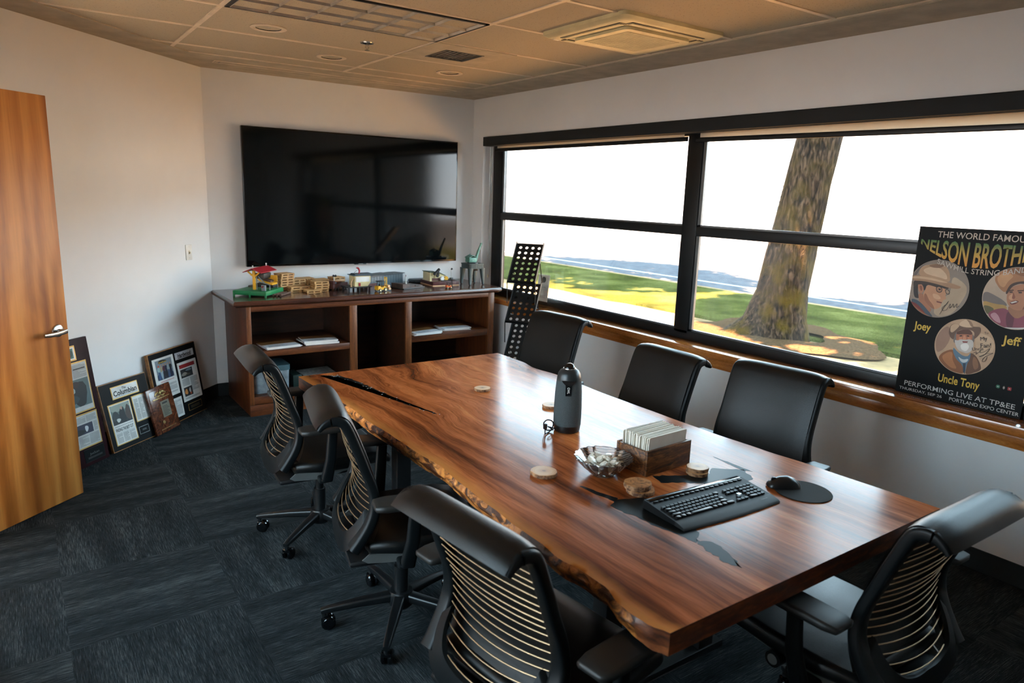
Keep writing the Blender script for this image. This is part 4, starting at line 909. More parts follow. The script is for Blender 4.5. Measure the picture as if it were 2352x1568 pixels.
PORTRAIT = {'a':((0.132,0.562,0.146),[((150,135,122),[]),((190,166,138),[(0.1888,0.6401),(0.263,0.5958),(0.2691,0.5572),(0.2475,0.5013),(0.2182,0.4451),(0.1594,0.4193),(0.1239,0.4424),(0.1578,0.5156),(0.1969,0.5478)]),((112,100,96),[(0.001,0.6204),(0.0342,0.6694),(0.0862,0.6998),(0.0372,0.6649),(0.0205,0.6219),(0.0024,0.5853)]),((38,28,26),[(0.0091,0.586),(0.0761,0.5835),(0.0841,0.5742),(0.0758,0.5423),(0.0626,0.551),(0.0343,0.5751),(0.0396,0.5273),(0.0523,0.5012),(0.0215,0.504)]),((170,112,82),[(0.0396,0.5273),(0.0657,0.5307),(0.0921,0.4791),(0.1224,0.4525),(0.1058,0.4328),(0.0607,0.4677)]),((206,150,112),[(0.0771,0.5768),(0.1355,0.5771),(0.1682,0.571),(0.176,0.545),(0.1736,0.5279),(0.1809,0.5174),(0.1665,0.5087),(0.165,0.4976),(0.1594,0.4887),(0.1622,0.4789),(0.1526,0.4659),(0.1348,0.4564),(0.1157,0.4618),(0.0921,0.4791),(0.0738,0.5041),(0.0657,0.5307),(0.0743,0.5525)]),((156,102,74),[(0.0738,0.5041),(0.0921,0.4791),(0.1157,0.4618),(0.1348,0.4564),(0.1214,0.4798),(0.0987,0.5007),(0.0806,0.5326),(0.0714,0.528)]),((226,176,138),[(0.1095,0.5364),(0.139,0.5334),(0.1578,0.5156),(0.14,0.5064),(0.1195,0.5138)]),((190,128,96),[(0.0323,0.5749),(0.0505,0.5784),(0.0655,0.5582),(0.0652,0.5341),(0.0516,0.5275),(0.0396,0.5446)]),((140,84,62),[(0.0417,0.5657),(0.0517,0.5703),(0.0595,0.554),(0.0564,0.5398),(0.0488,0.5458)]),((58,40,32),[(0.0069,0.5913),(0.0547,0.5941),(0.1013,0.5899),(0.1475,0.5819),(0.1879,0.5734),(0.1756,0.5638),(0.1362,0.5724),(0.0838,0.5762),(0.0279,0.573),(0.0143,0.5519)]),((176,136,104),[(0.001,0.6156),(0.0373,0.621),(0.0906,0.6173),(0.1432,0.6097),(0.1957,0.5957),(0.2435,0.5849),(0.2273,0.5716),(0.1869,0.5719),(0.1477,0.5806),(0.1015,0.5886),(0.0549,0.5927),(0.0032,0.5888)]),((214,178,142),[(0.0018,0.6116),(0.0447,0.6163),(0.0978,0.6126),(0.1438,0.6057),(0.183,0.5969),(0.1455,0.5951),(0.093,0.6012),(0.04,0.6034),(0.0043,0.5994)]),((190,152,118),[(0.0308,0.6196),(0.03,0.647),(0.0446,0.669),(0.0746,0.6788),(0.1184,0.6877),(0.1509,0.6828),(0.1757,0.652),(0.1873,0.5974),(0.1305,0.6096),(0.0779,0.6145)]),((222,190,156),[(0.045,0.6486),(0.0763,0.6674),(0.1277,0.6685),(0.1642,0.6375),(0.1716,0.6102),(0.1288,0.6202),(0.0692,0.6286)]),((140,104,78),[(0.0687,0.6748),(0.1184,0.6877),(0.148,0.6812),(0.1313,0.6662),(0.0898,0.6647)]),((46,30,26),[(0.0848,0.5825),(0.1244,0.5737),(0.1252,0.569),(0.0856,0.5772)]),((30,24,24),[(0.1223,0.5707),(0.1381,0.5767),(0.1533,0.5691),(0.1562,0.5506),(0.1447,0.5423),(0.1286,0.547)]),((176,130,100),[(0.126,0.5678),(0.1386,0.5734),(0.1505,0.5667),(0.1527,0.5522),(0.1434,0.5462),(0.1313,0.5501)]),((30,24,24),[(0.1682,0.5629),(0.1803,0.5658),(0.1932,0.5553),(0.1908,0.5389),(0.1766,0.5411),(0.1698,0.5523)]),((176,150,124),[(0.1717,0.5606),(0.1802,0.5624),(0.1897,0.5542),(0.1877,0.5425),(0.1773,0.5445),(0.1728,0.5534)]),((30,22,22),[(0.1362,0.5643),(0.1477,0.5644),(0.1476,0.5562),(0.1387,0.5565)]),((112,50,44),[(0.1358,0.5003),(0.1637,0.4975),(0.1615,0.4917),(0.1393,0.494)]),((40,24,20),[(0.1165,0.5748),(0.1514,0.577),(0.1539,0.5732),(0.1185,0.5702)]),((64,80,94),[(0.0122,0.4985),(0.0541,0.489),(0.1037,0.4463),(0.1332,0.4167),(0.1134,0.4179),(0.0649,0.4404),(0.0182,0.4717)]),((122,42,40),[(0.0102,0.4828),(0.0466,0.4726),(0.0929,0.4308),(0.0905,0.4228),(0.0451,0.4456),(0.0193,0.4703)]),((150,84,50),[(0.0178,0.4722),(0.0573,0.4463),(0.1166,0.4175),(0.1646,0.4204),(0.1179,0.4174),(0.0685,0.4314),(0.034,0.4548)]),((186,112,66),[(0.029,0.4596),(0.0587,0.4367),(0.1036,0.4195),(0.0825,0.4254),(0.0454,0.4453)])]),'b':((0.484,0.56,0.146),[((204,180,156),[]),((128,116,110),[(0.3388,0.5653),(0.3545,0.5779),(0.3913,0.5635),(0.4279,0.5461),(0.4473,0.5298),(0.4493,0.5174),(0.3456,0.516)]),((192,152,84),[(0.341,0.5342),(0.3977,0.5227),(0.4483,0.5236),(0.4533,0.4925),(0.4078,0.4599),(0.3601,0.4842)]),((96,90,52),[(0.3475,0.5102),(0.3768,0.51),(0.4018,0.4976),(0.3834,0.469),(0.3687,0.4716)]),((144,66,86),[(0.3713,0.4723),(0.4018,0.4976),(0.4394,0.5096),(0.4577,0.4996),(0.489,0.5106),(0.5384,0.5055),(0.5784,0.4869),(0.558,0.435),(0.4894,0.4148),(0.445,0.4201),(0.4008,0.4409)]),((200,146,156),[(0.3834,0.469),(0.4038,0.485),(0.4234,0.4688),(0.4404,0.433),(0.4108,0.441)]),((104,40,60),[(0.4577,0.4996),(0.4876,0.4852),(0.4885,0.4148),(0.4652,0.4179),(0.4518,0.4668)]),((216,208,204),[(0.4486,0.4191),(0.5029,0.4244),(0.5549,0.4364),(0.5233,0.4202),(0.4746,0.415)]),((172,116,84),[(0.4537,0.5244),(0.49,0.5044),(0.5312,0.5169),(0.5394,0.4994),(0.4969,0.4614),(0.4587,0.4934)]),((192,132,98),[(0.441,0.5795),(0.4561,0.6129),(0.4915,0.6296),(0.524,0.6273),(0.5376,0.5921),(0.5409,0.5555),(0.5302,0.523),(0.5061,0.5056),(0.4731,0.5069),(0.45,0.5302),(0.4422,0.5544)]),((142,88,64),[(0.4997,0.612),(0.5245,0.6243),(0.5376,0.5921),(0.5409,0.5555),(0.5302,0.523),(0.5112,0.5076),(0.522,0.5404),(0.5161,0.5769)]),((224,168,130),[(0.4495,0.568),(0.4637,0.5825),(0.473,0.5586),(0.4635,0.5497),(0.452,0.5526)]),((70,40,30),[(0.4426,0.5936),(0.4636,0.6),(0.4666,0.5954),(0.4445,0.5888)]),((70,40,30),[(0.4803,0.5984),(0.5039,0.6026),(0.5063,0.598),(0.4821,0.5936)]),((34,26,26),[(0.448,0.588),(0.4623,0.5911),(0.4628,0.5849),(0.4509,0.5833)]),((34,26,26),[(0.4847,0.5915),(0.5,0.5934),(0.5,0.5872),(0.4878,0.5856)]),((150,86,64),[(0.4654,0.589),(0.4774,0.5655),(0.4734,0.5561),(0.4639,0.5574)]),((112,46,42),[(0.4559,0.5386),(0.4823,0.5523),(0.4966,0.5481),(0.4801,0.5319),(0.464,0.5296)]),((232,226,216),[(0.4599,0.5379),(0.4818,0.5485),(0.4898,0.5459),(0.4686,0.5353)]),((70,42,30),[(0.4339,0.5786),(0.4389,0.6171),(0.4627,0.6399),(0.4984,0.6502),(0.5397,0.6446),(0.5381,0.6217),(0.4909,0.6333),(0.4559,0.6141),(0.442,0.5733)]),((186,128,84),[(0.3773,0.6364),(0.3863,0.6675),(0.4163,0.6885),(0.457,0.6754),(0.4966,0.6612),(0.5347,0.6593),(0.5625,0.6806),(0.5683,0.6449),(0.4994,0.6442),(0.4637,0.6338),(0.4443,0.6177),(0.4339,0.5786),(0.4057,0.5972)]),((214,160,112),[(0.3872,0.6426),(0.398,0.6628),(0.4235,0.6781),(0.4589,0.6632),(0.4359,0.6356),(0.4245,0.6027),(0.4054,0.6099)]),((160,106,70),[(0.4163,0.6885),(0.4429,0.6993),(0.4878,0.7052),(0.5246,0.6995),(0.5528,0.6765),(0.4966,0.6612),(0.4572,0.6742)])]),'c':((0.297,0.294,0.1375),[((196,160,128),[]),((164,126,104),[(0.1609,0.3083),(0.1814,0.3625),(0.2154,0.3887),(0.2318,0.3237),(0.2094,0.2646),(0.1751,0.237)]),((212,178,144),[(0.351,0.3786),(0.418,0.3578),(0.4319,0.3084),(0.4064,0.2507),(0.3557,0.2734),(0.3387,0.3433)]),((150,92,52),[(0.1854,0.2149),(0.2052,0.25),(0.2517,0.2763),(0.2664,0.2418),(0.3065,0.2026),(0.3204,0.1592),(0.2666,0.1606),(0.2253,0.1775)]),((190,122,72),[(0.2021,0.2286),(0.2299,0.2549),(0.2512,0.2592),(0.2544,0.2188),(0.2857,0.1776),(0.2545,0.1776),(0.2192,0.201)]),((104,68,46),[(0.3286,0.2747),(0.3578,0.2605),(0.3822,0.2257),(0.3914,0.195),(0.3466,0.1665),(0.3221,0.1595),(0.3242,0.2064)]),((140,96,64),[(0.3462,0.2582),(0.3666,0.2423),(0.3784,0.2048),(0.3603,0.1874),(0.3455,0.2245)]),((92,124,146),[(0.2491,0.2847),(0.2723,0.2634),(0.2993,0.2485),(0.3234,0.2501),(0.3325,0.2768),(0.333,0.2353),(0.3231,0.213),(0.3223,0.1595),(0.303,0.2052),(0.272,0.2259),(0.2518,0.2593)]),((206,214,216),[(0.2754,0.2436),(0.3024,0.2289),(0.3278,0.2409),(0.3219,0.2208),(0.2987,0.2132)]),((48,66,82),[(0.3049,0.2125),(0.3179,0.2152),(0.3223,0.1595),(0.3128,0.17)]),((124,114,108),[(0.2416,0.3492),(0.2545,0.3616),(0.2617,0.3393),(0.2584,0.3048),(0.2456,0.3072)]),((120,110,104),[(0.3209,0.3654),(0.3338,0.3557),(0.3391,0.3334),(0.3347,0.316),(0.3233,0.3272)]),((186,114,82),[(0.2521,0.3612),(0.279,0.378),(0.3097,0.3833),(0.3254,0.3675),(0.3283,0.3414),(0.3267,0.3211),(0.3017,0.311),(0.2713,0.3093),(0.2553,0.3246)]),((96,56,42),[(0.2521,0.3612),(0.279,0.378),(0.3097,0.3833),(0.3254,0.3675),(0.3233,0.3578),(0.2884,0.3569),(0.256,0.3484)]),((210,138,102),[(0.267,0.3369),(0.2823,0.341),(0.282,0.3275),(0.2691,0.3238)]),((206,134,98),[(0.3072,0.3456),(0.3216,0.3455),(0.32,0.3332),(0.3092,0.3326)]),((30,24,24),[(0.2692,0.3467),(0.2809,0.3502),(0.2806,0.3441),(0.2712,0.3417)]),((30,24,24),[(0.3001,0.3523),(0.3132,0.3533),(0.3117,0.3477),(0.3021,0.3473)]),((216,146,108),[(0.287,0.3499),(0.2942,0.3512),(0.3031,0.3328),(0.2955,0.3273),(0.2854,0.3295)]),((204,196,188),[(0.2496,0.3215),(0.2648,0.3196),(0.2775,0.3287),(0.2959,0.3287),(0.3159,0.3358),(0.3333,0.3324),(0.3402,0.3037),(0.3325,0.2768),(0.3151,0.2639),(0.2964,0.2669),(0.2741,0.2719),(0.2581,0.2946)]),((236,232,226),[(0.2786,0.3019),(0.307,0.3161),(0.3229,0.299),(0.3108,0.2725),(0.2887,0.2768)]),((136,56,48),[(0.2856,0.3201),(0.3118,0.3237),(0.3081,0.3163),(0.2903,0.3136)]),((112,82,64),[(0.2162,0.3549),(0.2203,0.3896),(0.2382,0.4027),(0.2638,0.3969),(0.3002,0.3977),(0.3356,0.401),(0.3572,0.4027),(0.3589,0.3734),(0.3466,0.3501),(0.3338,0.3371),(0.3348,0.3758),(0.3024,0.3834),(0.2674,0.374),(0.2471,0.3536),(0.2464,0.3182),(0.2277,0.3297)]),((208,172,138),[(0.2208,0.3863),(0.2383,0.402),(0.2638,0.3969),(0.2552,0.3806),(0.2358,0.3543),(0.2242,0.3563)]),((216,184,152),[(0.2578,0.3959),(0.2642,0.4137),(0.2858,0.4304),(0.309,0.4257),(0.3272,0.3976),(0.3012,0.3912),(0.2769,0.3911)]),((150,116,92),[(0.2858,0.4304),(0.309,0.4257),(0.3272,0.3976),(0.3135,0.3973),(0.2998,0.4195)])])}
SCRIB = {'sigA':[(0.1624,0.436),(0.1769,0.4742),(0.1939,0.5071),(0.1867,0.4926),(0.1697,0.4712),(0.1745,0.4569),(0.191,0.4648),(0.2039,0.495),(0.2035,0.4734),(0.2127,0.4862),(0.2173,0.4969),(0.2232,0.479),(0.2302,0.4934),(0.2354,0.4995),(0.2353,0.4808),(0.246,0.4911)],'sigC':[(0.3442,0.2711),(0.3576,0.2805),(0.3565,0.2683),(0.3714,0.2866),(0.3761,0.2941),(0.3724,0.2801),(0.389,0.2868),(0.4119,0.3078),(0.3916,0.2708),(0.3726,0.2603),(0.4019,0.2795),(0.4294,0.2883),(0.4034,0.2699),(0.3913,0.2542),(0.3895,0.2392),(0.4014,0.2457),(0.4067,0.2673)]}
PLQ = {'columbian':{'o':[0.386,5.001,0.0],'u':[0.7605,0.6494,0.0],'v':[-0.1326,0.1553,0.9789],'H':0.443},'hardwood':{'o':[0.7127,5.3397,0.0],'u':[0.7071,0.7071,0.0],'v':[-0.1071,0.1071,0.9885],'H':0.546},'burgundy':{'o':[0.009,4.63,0.0],'u':[0.722,0.6919,0.0],'v':[-0.0851,0.0888,0.9924],'H':0.783},'wood':{'o':[0.664,5.208,-0.0],'u':[0.6725,0.7401,0.0],'v':[-0.1606,0.146,0.9762],'H':0.336}}
# ------------------------------------------------------------------ shades, switch, rack, sign, poster
def wallstuff():
    t = thing('shade_fascia', 'long black roller shade fascia along the top of the window', 'window shade', (3.70, 3.4, 2.16))
    b = MB(); b.box((-.012, -2.92, -.002), (.078, 2.435, .0785), .004); b.build('cover', g['shade'], t)
    b = MB(); b.box((-.014, -2.92, .0785), (.07, 2.435, .0795)); b.build('cap_strip', g['frame'], t)
    for nm, ya, yb, za, zb in (('roller shade drawn up in the far left half of the window', 3.425, 5.79, 2.127, 2.127), ('roller shade drawn up in the right half, above the tree', 1.02, 3.345, 2.092, 2.118)):
        t = thing('roller_shade', nm, 'window shade', (3.803, ya, 0))
        b = MB(); b.loft([[(x, 0, za+z) for x, z in rrect(.016, .030, .006, 3)], [(x, yb-ya, zb+z) for x, z in rrect(.016, .030, .006, 3)]]); b.build('hem_bar', g['frame'], t)
        b = MB(); b.loft([[(-.0006, .03, za+.014), (.0006, .03, za+.014), (.0006, .03, 2.24), (-.0006, .03, 2.24)], [(-.0006, yb-ya-.03, zb+.014), (.0006, yb-ya-.03, zb+.014), (.0006, yb-ya-.03, 2.24), (-.0006, yb-ya-.03, 2.24)]])
        k = MT.get('mesh_cloth')
        if not k:
            kk = NT('shade_mesh_cloth'); tl = kk.n('BsdfTranslucent', {0: lin((226, 220, 206))}); df = kk.n('BsdfDiffuse', {0: lin((200, 196, 186))}); mx = kk.n('MixShader', {0: .5}); kk.t.links.new(df.outputs[0], mx.inputs[1]); kk.t.links.new(tl.outputs[0], mx.inputs[2]); kk.t.links.new(mx.outputs[0], kk.out.inputs[0]); MT['mesh_cloth'] = k = kk.m
        b.build('shade_cloth', k, t, smooth=0)
    t = thing('bead_chain', 'thin looped pull chain hanging at the left jamb of the window', 'chain', (3.765, 5.82, 2.16))
    b = MB(); pts = [(0, 0, 0), (.002, 0, -.9), (.004, .003, -1.2), (.012, .006, -1.226), (.020, .003, -1.2), (.022, 0, -.9), (.02, 0, 0)]
    b.tube(smooth_pts(pts, 5), .0022, 6); b.build('chain', g['alu'], t)
    b = MB(); b.lathe([(0, -1.245), (.007, -1.24), (.008, -1.226), (.004, -1.21), (0, -1.208)], 12, (.006, .003, 0)); b.build('connector', g['ivory'], t)
    # switch on the diagonal wall
    M = Matrix.Translation(lw(.279, .0, 1.213)) @ Matrix.Rotation(rad(-45)+PI, 4, 'Z') @ Matrix.Rotation(PI, 4, 'Z')
    ex = -LDIR; ey = Vector((0, 0, 1)); ez = LN
    M = Matrix(((ex.x, ey.x, ez.x, 0), (ex.y, ey.y, ez.y, 0), (ex.z, ey.z, ez.z, 0), (0, 0, 0, 1))); M.translation = lw(.279, .0005, 1.213)
    t = thing('light_switch', 'white toggle light switch plate on the diagonal wall', 'switch', M=M)
    b = MB(); b.box((-.036, -.058, 0), (.036, .058, .006), .003); b.build('plate', g['white'], t)
    b = MB(); b.box((-.008, -.014, .005), (.008, .014, .0072), .001); b.box((-.005, -.010, .006), (.005, .004, .016), .002); b.build('toggle', g['ivory'], t)
    for y in (-.042, .042): b = MB(); b.cyl((0, y, .005), (0, y, .0068), .0032, seg=12); b.build('screw', g['ivory'], t)
    # brochure rack: zigzag of perforated trays
    a = rad(52); wd = Vector((math.cos(a), -math.sin(a), 0)); ld = Vector((math.sin(a), math.cos(a), 0)); Wd = .228
    org = Vector((3.215, 4.665, 0)); rk = thing('brochure_stand', 'tall black folding brochure stand of slanted perforated trays by the bookcase', 'stand')
    for i, z in enumerate((1.030, .705, .380)):
        o = org+wd*(-.006*i)-ld*(.006*i); b = MB(); m, hgt = .235, .300
        nx, ny = 4, 7; S_ = 12
        def Pt(u, v, n=0): q = o+wd*(u*Wd)+ld*(m*v)+Vector((0, 0, z+hgt*v)); return q+(ld*hgt-Vector((0, 0, m))).normalized()*n
        for tk in (0, .002):
            for ix in range(nx):
                for iy in range(ny):
                    u0, u1 = .04+.92*ix/nx, .04+.92*(ix+1)/nx; v0, v1 = .03+.93*iy/ny, .03+.93*(iy+1)/ny
                    cu, cv = (u0+u1)/2, (v0+v1)/2; ru, rv = .019/2*1.36/Wd*1.0, .019/2*1.36/math.hypot(m, hgt)
                    ring = [b.bm.verts.new(Pt(cu+ru*math.cos(2*PI*k/16), cv+rv*math.sin(2*PI*k/16), tk)) for k in range(16)]
                    sq = []
                    for k in range(16):
                        c_, s_ = math.cos(2*PI*k/16), math.sin(2*PI*k/16); q = max(abs(c_), abs(s_)); sq.append(b.bm.verts.new(Pt(cu+(u1-u0)/2*c_/q, cv+(v1-v0)/2*s_/q, tk)))
                    for k in range(16): b.bm.faces.new((ring[k], ring[(k+1) % 16], sq[(k+1) % 16], sq[k]))
        b.loft([[Pt(0, v, 0), Pt(.042, v, 0), Pt(.042, v, .002), Pt(0, v, .002)] for v in (0, 1)]); b.loft([[Pt(.958, v, 0), Pt(1, v, 0), Pt(1, v, .002), Pt(.958, v, .002)] for v in (0, 1)])
        b.loft([[Pt(u, 0, 0), Pt(u, .032, 0), Pt(u, .032, .002), Pt(u, 0, .002)] for u in (0, 1)]); b.loft([[Pt(u, .958, 0), Pt(u, 1, 0), Pt(u, 1, .002), Pt(u, .958, .002)] for u in (0, 1)])
        for u in (0, 1): b.loft([[Pt(u-.006, v, -.028), Pt(u+.006, v, -.028), Pt(u+.006, v, .002), Pt(u-.006, v, .002)] for v in (0, .5, 1)])
        b.build('tray', g['steel'], rk, smooth=0)
        b = MB(); b.loft([[Pt(u, -.004, -.03), Pt(u, .004, -.03), Pt(u, .004, .002), Pt(u, -.004, .002)] for u in (-.01, 1.01)])
        b.build('tray_lip', g['steel'], rk, smooth=0)
        if i < 2:
            for u in (-.015, 1.015):
                q = Pt(u, 0, -.015); r_ = Vector((q.x+.012*ld.x, q.y+.012*ld.y, z-.165)); b = MB(); b.tube([q, (q+r_)/2, r_], .004, 8); b.build('side_rod', g['steel'], rk)
        for u in (-.012, 1.012):
            q = Pt(u, .5, -.004); r_ = Vector((q.x+ld.x*.09, q.y+ld.y*.09, z-.01)); b = MB(); b.tube([q, r_], .004, 8); b.build('side_rod', g['steel'], rk)
    b = MB(); c_ = org+wd*(Wd/2)+ld*.03
    for u in (0, 1): 
        q = org+wd*(u*Wd)-wd*.006; b.sweep([q+Vector((0, 0, .38)), q+ld*.05+Vector((0, 0, .02))], rrect(.012, .012, .003, 2)); b.sweep([q-ld*.06+Vector((0, 0, .012)), q+ld*.22+Vector((0, 0, .012))], rrect(.03, .022, .004, 2))
    b.sweep([org+ld*.05+Vector((0, 0, .02)), org+wd*Wd+ld*.05+Vector((0, 0, .02))], rrect(.02, .016, .003, 2)); b.build('foot_frame', g['steel'], rk)
    # acrylic sign holder on the sill
    t = thing('sign_holder', 'clear acrylic sign holder with a pale sheet and grey disc on the sill', 'sign', (3.742, 5.00, .7605), rad(-84))
    b = MB(); b.loft([[(0, .0, .004), (.155, .0, .004), (.155, .003, .004), (0, .003, .004)], [(0, .03, .285), (.155, .03, .285), (.155, .033, .285), (0, .033, .285)]]); b.box((0, -.03, 0), (.155, .04, .004)); b.build('acrylic_stand', g['acrylic'], t, smooth=0)
    fn = lambda x, z, y: (x, y+.03*(z-.004)/.281, z)
    b = MB(); b.prism([(.006, .05), (.149, .05), (.149, .28), (.006, .28)], .0034, .0038, fn); b.build('sheet', g['paper'], t, smooth=0)
    b = MB(); b.prism([(.078+.026*math.cos(2*PI*i/24), .238+.026*math.sin(2*PI*i/24)) for i in range(24)], .0028, .0033, fn); b.build('disc_emblem', pm('print_grey', (112, 112, 106), .7), t, smooth=0)
    b = MB()
    for i, (z, w_) in enumerate(((.19, .05), (.172, .09), (.10, .1), (.09, .09), (.08, .1))): b.prism([(.02, z), (.02+w_, z), (.02+w_, z+.003), (.02, z+.003)], .0029, .0033, fn)
    b.build('print_lines', pm('print_line', (150, 148, 142), .7), t, smooth=0)
wallstuff()

def poster():
    Wp, Hp = .586, .868
    ang = math.atan2(.015, .872)
    ex = Vector((0, -1, 0)); ey = Vector((math.sin(ang), 0, math.cos(ang))); ez = ex.cross(ey)
    def mk(x, y, label):
        M = Matrix(((ex.x, ey.x, ez.x, x), (ex.y, ey.y, ez.y, y), (ex.z, ey.z, ez.z, .7615), (0, 0, 0, 1)))
        t = thing('poster', label, 'poster', M=M)
        b = MB(); b.box((0, .0, -.006), (Wp, Hp, 0)); b.build('board', pm('poster_black', (10, 13, 15), .55, spec=.2), t); return t
    t = mk(3.802, 1.829, 'black band poster with three round cowboy portraits leaning on the window')
    cm_ = lambda c: pm('print_%d_%d_%d' % c, c, .5)
    tx = {}
    def T(name, body, mat, u, v, width=None, height=None, **k):
        rot = k.pop('rot', 0)
        return text_obj(name, body, mat, t, Matrix.Translation((u, v, .0)) @ Matrix.Rotation(rot, 4, 'Z'), width, height, **k)
    cream = pm('print_cream', (216, 204, 188), .5); gold = pm('print_gold', (222, 182, 62), .5); wht = pm('print_white', (206, 206, 202), .5); ink = pm('signature_ink', (36, 28, 28), .4)
    k = NT('print_green_to_orange'); z = k.n('SeparateXYZ', {0: k.coord()}).outputs[1]
    k.set(Base_Color=k.ramp(k.n('MapRange', {0: z, 1: .69, 2: .80}).outputs[0], [(.1, lin((222, 150, 44))), (.5, lin((196, 156, 52))), (1., lin((70, 116, 52)))]), Roughness=.5); grad = k.m
    # portraits
    for key, nm in (('a', 'portrait'), ('b', 'portrait'), ('c', 'portrait')):
        (cu, cv, r), polys = PORTRAIT[key]; b = MB(); ms = []
        for i, (col, pts) in enumerate(polys):
            if not pts:
                pts = [(cu+r*math.cos(2*PI*q/64), cv+r*math.sin(2*PI*q/64)) for q in range(64)]
                pts = [(min(max(u, .0012), .5848), v) for u, v in pts]
            cl = []
            for p in pts:
                if not cl or (abs(p[0]-cl[-1][0])+abs(p[1]-cl[-1][1])) > 2e-4: cl.append(p)
            if i > 0 and len(cl) > 4:   # round the outline a little
                for _ in range(2):
                    nl = []
                    for q in range(len(cl)):
                        p0, p1 = cl[q], cl[(q+1) % len(cl)]; nl += [(p0[0]*.78+p1[0]*.22, p0[1]*.78+p1[1]*.22), (p0[0]*.22+p1[0]*.78, p0[1]*.22+p1[1]*.78)]
                    cl = nl
            m = cm_(tuple(col))
            if m not in ms: ms.append(m)
            b.mi = ms.index(m); f = b.bm.faces.new([b.bm.verts.new((u, v, .00025+.00006*i)) for u, v in cl]); f.material_index = b.mi
        b.build(nm, ms, t, smooth=0)
    T('lettering', 'THE WORLD FAMOUS', cream, .092, .818, width=.405, height=.031, bold=.003)
    arc = lambda x, y: (x, y*(.42+.62*math.sin(PI*min(1, max(0, (x+.03)/.62)))**.9) - .0) 
    def nel(x, y):
        s = math.sin(PI*min(1, max(0, x/.555))); top = .805-.0+.004*s; bot = .784-.098*s**.8
        return (x, bot+(top-bot)*(y/.1))
    T('lettering', 'NELSON BROTHERS', grad, .016, 0, width=.555, height=.1, bold=.022, warp=nel)
    def saw(x, y):
        s = (x/.395*2-1); a = s*.42; return (x, y*1.0-.031*math.cos(a*2.2)+.031+.0 )
    T('lettering', 'SAWMILL STRING BAND', cream, .112, .652, width=.395, height=.026, bold=.004, warp=lambda x, y: (x, y+.036*(x/.395*2-1)**2), ext=.0042)
    T('lettering', 'Joey', gold, .046, .342, width=.084, height=.055, bold=.02)
    T('lettering', 'Jeff', gold, .456, .342, width=.078, height=.055, bold=.02)
    T('lettering', 'Uncle Tony', gold, .203, .098, width=.192, height=.055, bold=.02)
    T('lettering', 'PERFORMING LIVE AT TP&EE', wht, .043, .041, width=.515, height=.025, bold=.003)
    T('lettering', 'THURSDAY, SEP 26', wht, .021, .015, width=.214, height=.0165, bold=.003)
    T('lettering', 'PORTLAND EXPO CENTER', wht, .271, .013, width=.307, height=.0175, bold=.003)
    for u, c_ in ((.473, (52, 120, 90)), (.498, (150, 140, 124)), (.522, (178, 44, 46))):
        b = MB(); b.prism([(u+x, .134+y) for x, y in rrect(.016 if c_[0] != 150 else .009, .016, .006 if c_[0] != 178 else .003, 4)], .0001, .0004); m = b.build('emblem', cm_(c_), t, smooth=0)
        b = MB(); b.prism([(u-.003, .132), (u+.003, .132), (u+.003, .136), (u-.003, .136)], .0004, .0006); b.build('emblem_mark', wht, m, smooth=0)
    for key in ('sigA', 'sigC'):
        b = MB(); b.sweep(smooth_pts([(u, v, .0042) for u, v in SCRIB[key]], 5), [(.0009, .0003), (-.0009, .0003), (-.0009, -.0003), (.0009, -.0003)], up=(0, 0, 1)); b.build('signature', ink, t, smooth=0)
    for s, u, v, w_, r_ in (('To', .378, .372, .018, .2), ('My', .366, .338, .03, .25), ('Fan!', .372, .305, .045, .2), ('Uncle', .338, .283, .05, .25)): T('signature', s, ink, u, v, width=w_, ext=.0042, rot=r_)
    t2 = mk(3.812, 1.233, 'second black poster at the right edge of the photo, mostly out of view')
    text_obj('lettering', 'LIVE', wht, t2, Matrix.Translation((.02, .042, 0)), .1, .025)
poster()

